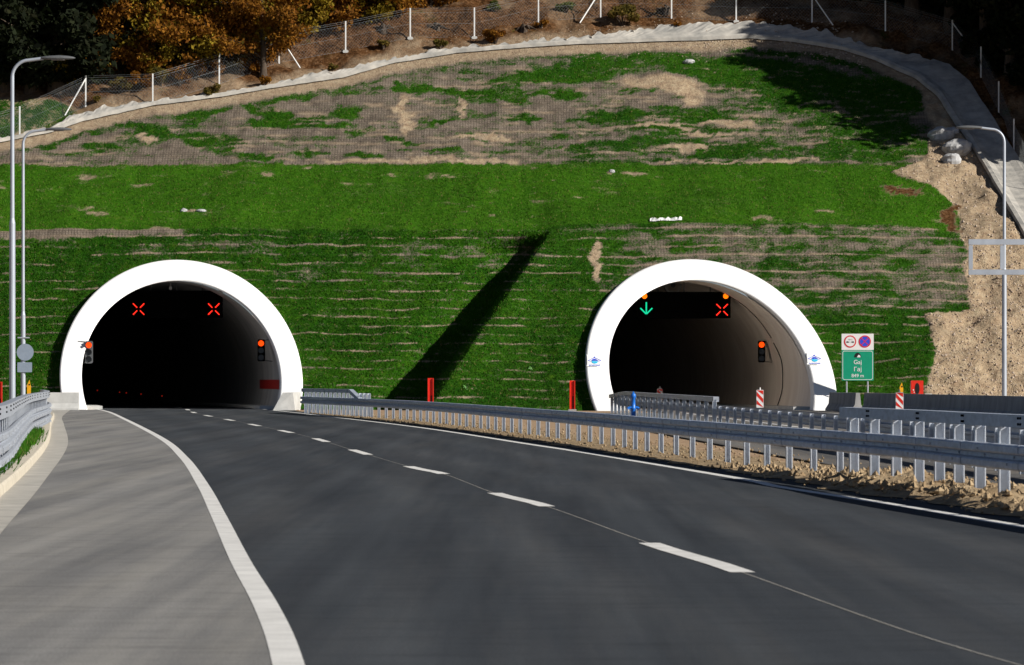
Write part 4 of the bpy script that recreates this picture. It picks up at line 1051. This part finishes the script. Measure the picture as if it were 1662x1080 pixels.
# ------------------------------------------------------------------ trees and bushes
def leaves(r, centers, radii, n, size, cols, name, parent=None, flat=1.0):
    w_ = np.array([q ** 2 for q in radii]); w_ = w_ / w_.sum(); k = r.choice(len(centers), n, p=w_)
    d = r.normal(0, 1, (n, 3)); d /= np.linalg.norm(d, axis=1)[:, None]; rad = (r.random(n) ** .45)[:, None]
    c = np.array(centers)[k] + d * rad * np.array(radii)[k][:, None] * np.array([1, 1, .7 * flat])
    a = r.normal(0, 1, (n, 3)); a /= np.linalg.norm(a, axis=1)[:, None]; b = np.cross(a, r.normal(0, 1, (n, 3))); b /= np.linalg.norm(b, axis=1)[:, None]
    s = (size * (.6 + .8 * r.random(n)))[:, None]
    v = np.stack([c - a * s, c - b * s * .55, c + a * s, c + b * s * .55], 1).reshape(-1, 3); f = np.arange(4 * n).reshape(-1, 4)
    cc = np.array(cols); t = r.random(n) * .6 + r.random(len(centers))[k] * .4; t = np.clip(t * (len(cc) - 1), 0, len(cc) - 1.001); i = t.astype(int); u = (t - i)[:, None]
    col = cc[i] * (1 - u) + cc[i + 1] * u; col = col * (.6 + .7 * r.random((n, 1)))
    col = np.concatenate([np.repeat(col, 4, 0), np.ones((4 * n, 1))], 1)
    return np_mesh(name, v, f, M['leaf'], parent, smooth=False, attrs={'tint': col})
def make_tree(seed, h, spread, n, size, cols, label, group, low=.12, cat='tree', name='autumn_tree', lean=0):
    r = np.random.default_rng(seed); root = thing(name, label, cat, (0, 0, 0), 0, group)
    b = MB(); tr = h * .022
    trunk = [(lean * (z ** 2) * h + .12 * math.sin(z * 5 + seed), .1 * math.cos(z * 4 + seed), z * h * .95 - .4) for z in np.linspace(0, 1, 9)]
    b.tube(trunk, [tr * (1.5 if i == 0 else 1) * (1 - .85 * i / 8) for i in range(9)], 9)
    cs = []; rs = []
    nl = 26
    for i in range(nl):
        u = low + (1 - low) * (i + .5) / nl; p = Vector(trunk[0]).lerp(Vector(trunk[-1]), u); a = r.random() * 2 * math.pi
        L_ = spread * (math.sin(min(1, (1.08 - u) * 1.25) * math.pi / 2)) * (.55 + .55 * r.random())
        e = p + Vector((math.cos(a) * L_, math.sin(a) * L_, L_ * (.15 + .35 * r.random()))); m_ = p.lerp(e, .5) + Vector((0, 0, .1 * L_))
        b.tube([tuple(p), tuple(m_), tuple(e)], [tr * .35 * (1.1 - u), tr * .22 * (1.1 - u) + .01, .012], 5)
        for q in range(4):
            t = .3 + .7 * (q + r.random()) / 4; c = p.lerp(e, min(t, 1.0)) + Vector(r.normal(0, .25 * spread * .35, 3)); cs.append(tuple(c)); rs.append(spread * (.16 + .14 * r.random()))
    b.build('trunk', M['bark'], root)
    leaves(r, cs, rs, n, size, cols, 'crown', root)
    return root
OR = [(.06, .022, .004), (.19, .07, .008), (.30, .135, .014), (.15, .055, .008)]
YG = [(.08, .07, .006), (.22, .16, .012), (.30, .21, .02), (.13, .06, .008)]
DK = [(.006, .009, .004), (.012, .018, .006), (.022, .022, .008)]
protos = {}
def place(proto, loc, rz, sc, label, group=None):
    if protos.get(proto.name) is None: protos[proto.name] = 1; o = proto
    else: o = copy_tree(proto)
    o.location = loc; o.rotation_euler = (0, 0, rz); o.scale = (sc, sc, sc); o['label'] = label
    if group: o['group'] = group
    return o
tA = make_tree(1, 11, 3.6, 15000, .13, OR, 'x', 'autumn trees on the upper left', low=.05)
tB = make_tree(2, 12, 4.0, 16000, .13, YG, 'x', 'autumn trees on the upper left', low=.05)
tC = make_tree(3, 10, 3.4, 14000, .13, OR + [(.14, .12, .02)], 'x', 'autumn trees on the upper left')
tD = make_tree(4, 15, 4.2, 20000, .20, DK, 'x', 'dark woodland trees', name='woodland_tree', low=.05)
tE = None and make_tree(5, 13, 3.8, 9000, .16, OR, 'x', 'thin trees', name='autumn_tree', low=.4)
tF = make_tree(6, 5.5, 2.3, 6500, .12, OR, 'x', 'low autumn saplings at the wood edge', low=.0, name='sapling')
tG = make_tree(7, 5.0, 2.4, 6000, .12, YG, 'x', 'low autumn saplings at the wood edge', low=.0, name='sapling')
r = random.Random(11)
spots = [(tA, 150, 108, 'rust coloured autumn tree nearest the dark wood on the left', .9), (tC, 218, 92, 'brown autumn tree in the second row, between the two leftmost lit trees', 1.1), (tB, 272, 84, 'ochre autumn tree in the second row behind the golden one', 1.1), (tA, 372, 78, 'deep orange autumn tree in the second row left of the bare trunk', 1.1), (tC, 440, 60, 'brown autumn tree behind the fence bend, second row', 1.0), (tA, 500, 20, 'dark orange autumn tree above the braced post at the top edge', .9), (tA, 190, 118, 'orange autumn tree, leftmost in the lit row above the fence', .95), (tC, 245, 118, 'rust coloured autumn tree behind the second fence post from the left', .95), (tB, 300, 112, 'golden autumn tree among rust ones above the left fence', .9),
         (tA, 345, 100, 'dense copper autumn tree left of the yellow tree at the fence bend', .9), (tB, 395, 95, 'yellow green autumn tree at the left of the bare trunk', .9), (tC, 425, 122, 'autumn tree with a thick bare trunk and spreading roots', .85),
         (tB, 478, 46, 'yellow autumn tree standing right of the bare trunk behind the fence', .8), (tA, 528, 38, 'orange autumn tree at the top edge above the upper left fence', .8), (tC, 585, 30, 'rust autumn tree at the top edge, second from its right end', .8), (tB, 632, 22, 'autumn tree at the top edge, rightmost of the lit ones', .8)]
for i_, (x, y) in enumerate(((455, 46), (488, 52), (520, 44), (552, 40), (590, 36), (622, 30), (655, 20), (130, 128), (175, 128), (222, 120), (262, 116), (318, 110), (350, 96), (385, 84), (410, 66), (700, 6))):
    place((tF, tG, tF)[i_ % 3], P3(x, y), i_ * 1.3, .8 + .3 * ((i_ * 7) % 5) / 5, 'low orange or yellow sapling at the edge of the left wood')
for p_, x, y, lb, sc in spots:
    place(p_, P3(x, y), r.random() * 6, sc, lb)
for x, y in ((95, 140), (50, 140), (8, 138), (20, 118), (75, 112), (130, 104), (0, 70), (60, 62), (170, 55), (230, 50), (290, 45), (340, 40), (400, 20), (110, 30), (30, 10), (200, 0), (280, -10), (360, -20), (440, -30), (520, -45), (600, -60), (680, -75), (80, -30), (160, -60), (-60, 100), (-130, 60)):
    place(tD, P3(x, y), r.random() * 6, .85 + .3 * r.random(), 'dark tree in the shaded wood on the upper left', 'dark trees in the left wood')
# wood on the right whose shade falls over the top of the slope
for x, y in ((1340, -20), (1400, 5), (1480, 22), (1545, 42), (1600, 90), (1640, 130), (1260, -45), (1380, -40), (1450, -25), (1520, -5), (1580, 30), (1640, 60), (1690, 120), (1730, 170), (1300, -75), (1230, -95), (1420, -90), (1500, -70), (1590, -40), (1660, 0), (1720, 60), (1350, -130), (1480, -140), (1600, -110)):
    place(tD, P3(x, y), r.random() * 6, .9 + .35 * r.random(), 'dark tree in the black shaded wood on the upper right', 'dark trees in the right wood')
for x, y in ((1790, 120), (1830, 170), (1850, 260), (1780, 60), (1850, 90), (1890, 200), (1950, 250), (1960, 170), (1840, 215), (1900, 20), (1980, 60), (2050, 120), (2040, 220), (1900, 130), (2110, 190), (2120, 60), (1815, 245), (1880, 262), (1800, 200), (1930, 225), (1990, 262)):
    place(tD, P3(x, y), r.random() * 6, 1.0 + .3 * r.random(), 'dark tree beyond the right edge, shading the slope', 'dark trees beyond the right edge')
def bush(px, py, w_, n, cols, label, seed, name='bush', size=.07, grp=None):
    rr_ = np.random.default_rng(seed); root = thing(name, label, 'bush', P3(px, py), 0, grp); cs = []; rs = []
    b = MB()
    for i in range(9):
        a = rr_.random() * 6.28; L_ = w_ * (.3 + .5 * rr_.random()); e = (math.cos(a) * L_, math.sin(a) * L_ * .8, w_ * (.35 + .75 * rr_.random())); b.tube([(0, 0, -.1), (e[0] * .4, e[1] * .4, e[2] * .5), e], [.03, .02, .008], 5); cs.append(e); rs.append(w_ * (.28 + .2 * rr_.random()))
    b.build('stems', M['bark'], root); leaves(rr_, cs, rs, n, size, cols, 'foliage', root)
OL = [(.05, .045, .01), (.14, .11, .02), (.2, .12, .03)]
bush(1010, 38, 1.0, 2600, OL, 'big olive brown bush below the fence brace at the top', 21)
bush(804, 72, .65, 1300, OR, 'rust coloured bush on the bare earth above the channel', 22)
bush(715, 80, .42, 600, OL, 'dark low bush left of the rust coloured one', 23)
bush(622, 80, .42, 600, OL, 'small brown bush on the bank under the third fence post', 24)
bush(345, 158, .55, 900, OL, 'brown bush by the fence above the left channel', 25)
bush(918, 18, .55, 900, [(.05, .07, .01), (.14, .16, .03)], 'greenish bush behind the fence near the top edge', 26)
bush(800, 22, .5, 800, [(.05, .07, .01), (.14, .14, .03)], 'pale green bush behind the fence at the top centre', 27)
bush(878, 46, .35, 400, OR, 'small orange shrub at a fence post foot', 28)
bush(155, 168, .3, 300, OL, 'small dry shrub at the braced fence post on the left', 29)
bush(1100, 45, .3, 260, OR, 'small rusty shrub near the top of the channel', 30)
bush(430, 140, .45, 500, OR, 'rust shrub at the foot of the bare trunk', 31)
for i_, (px_, py_, w_) in enumerate(((262, 146, .8), (292, 140, .9), (318, 132, .8), (338, 126, .9), (380, 112, .9), (404, 118, .7), (440, 92, .8), (228, 150, .8), (196, 152, .7))):
    bush(px_, py_, w_, 1100, OR if i_ % 2 else OL, 'brown undergrowth bush behind the left fence', 50 + i_, grp='undergrowth behind the left fence')
bush(540, 108, .3, 300, OL, 'low dry shrub between the fence and channel on the left', 32)
bush(1120, 150, .01, 10, OL, 'x', 99) if False else None
def stump(px, py, label, seed):
    q = random.Random(seed); root = MB()
    root.tube([(0, 0, -.2), (0, 0, .25), (.05, 0, .4)], [.28, .2, .16], 9)
    for i in range(9):
        a = q.random() * 6.28; L_ = .4 + .5 * q.random(); root.tube([(0, 0, .15), (math.cos(a) * L_ * .5, math.sin(a) * L_ * .4, .25 * q.random() + .1), (math.cos(a) * L_, math.sin(a) * L_ * .8, -.05 + .35 * q.random())], [.09, .06, .02], 6)
    tag(root.build('tree_stump', M['bark'], None, P3(px, py)), label, 'stump')
stump(622, 52, 'grey tangled tree stump behind the fence on the left', 1); stump(708, 45, 'low grey stump behind the fence near the fourth mesh panel', 2); stump(1082, 20, 'pale uprooted stump at the top edge right of centre', 3); stump(850, 50, 'small stump with roots below the fence', 4)
for px, py, s in ((757, 630, .16), (607, 628, .12), (863, 597, .14), (760, 420, .1)):
    if s < .15 and px < 800: continue
    rr_ = np.random.default_rng(px); root = thing('weed', {757: 'broad leaved pale weed low on the slope right of the red post', 863: 'small leafy weed on the slope left of the right tunnel'}[px], 'plant', P3(px, py, .05))
    b = MB()
    for i in range(9):
        a = i * .7; L_ = s * (.8 + .6 * rr_.random()); b.add([(0, -.05, 0), (math.cos(a) * L_ * .5 - .03, -.1, math.sin(a) * L_ * .5 + .03), (math.cos(a) * L_, -.15, math.sin(a) * L_), (math.cos(a) * L_ * .5 + .03, -.1, math.sin(a) * L_ * .5 - .03)], [(0, 1, 2, 3)])
    b.build('leaf_rosette', M['weed'] if 'weed' in M else M.setdefault('weed', mat('weed_leaf', (.10, .24, .06), .7, var=.2)), root)
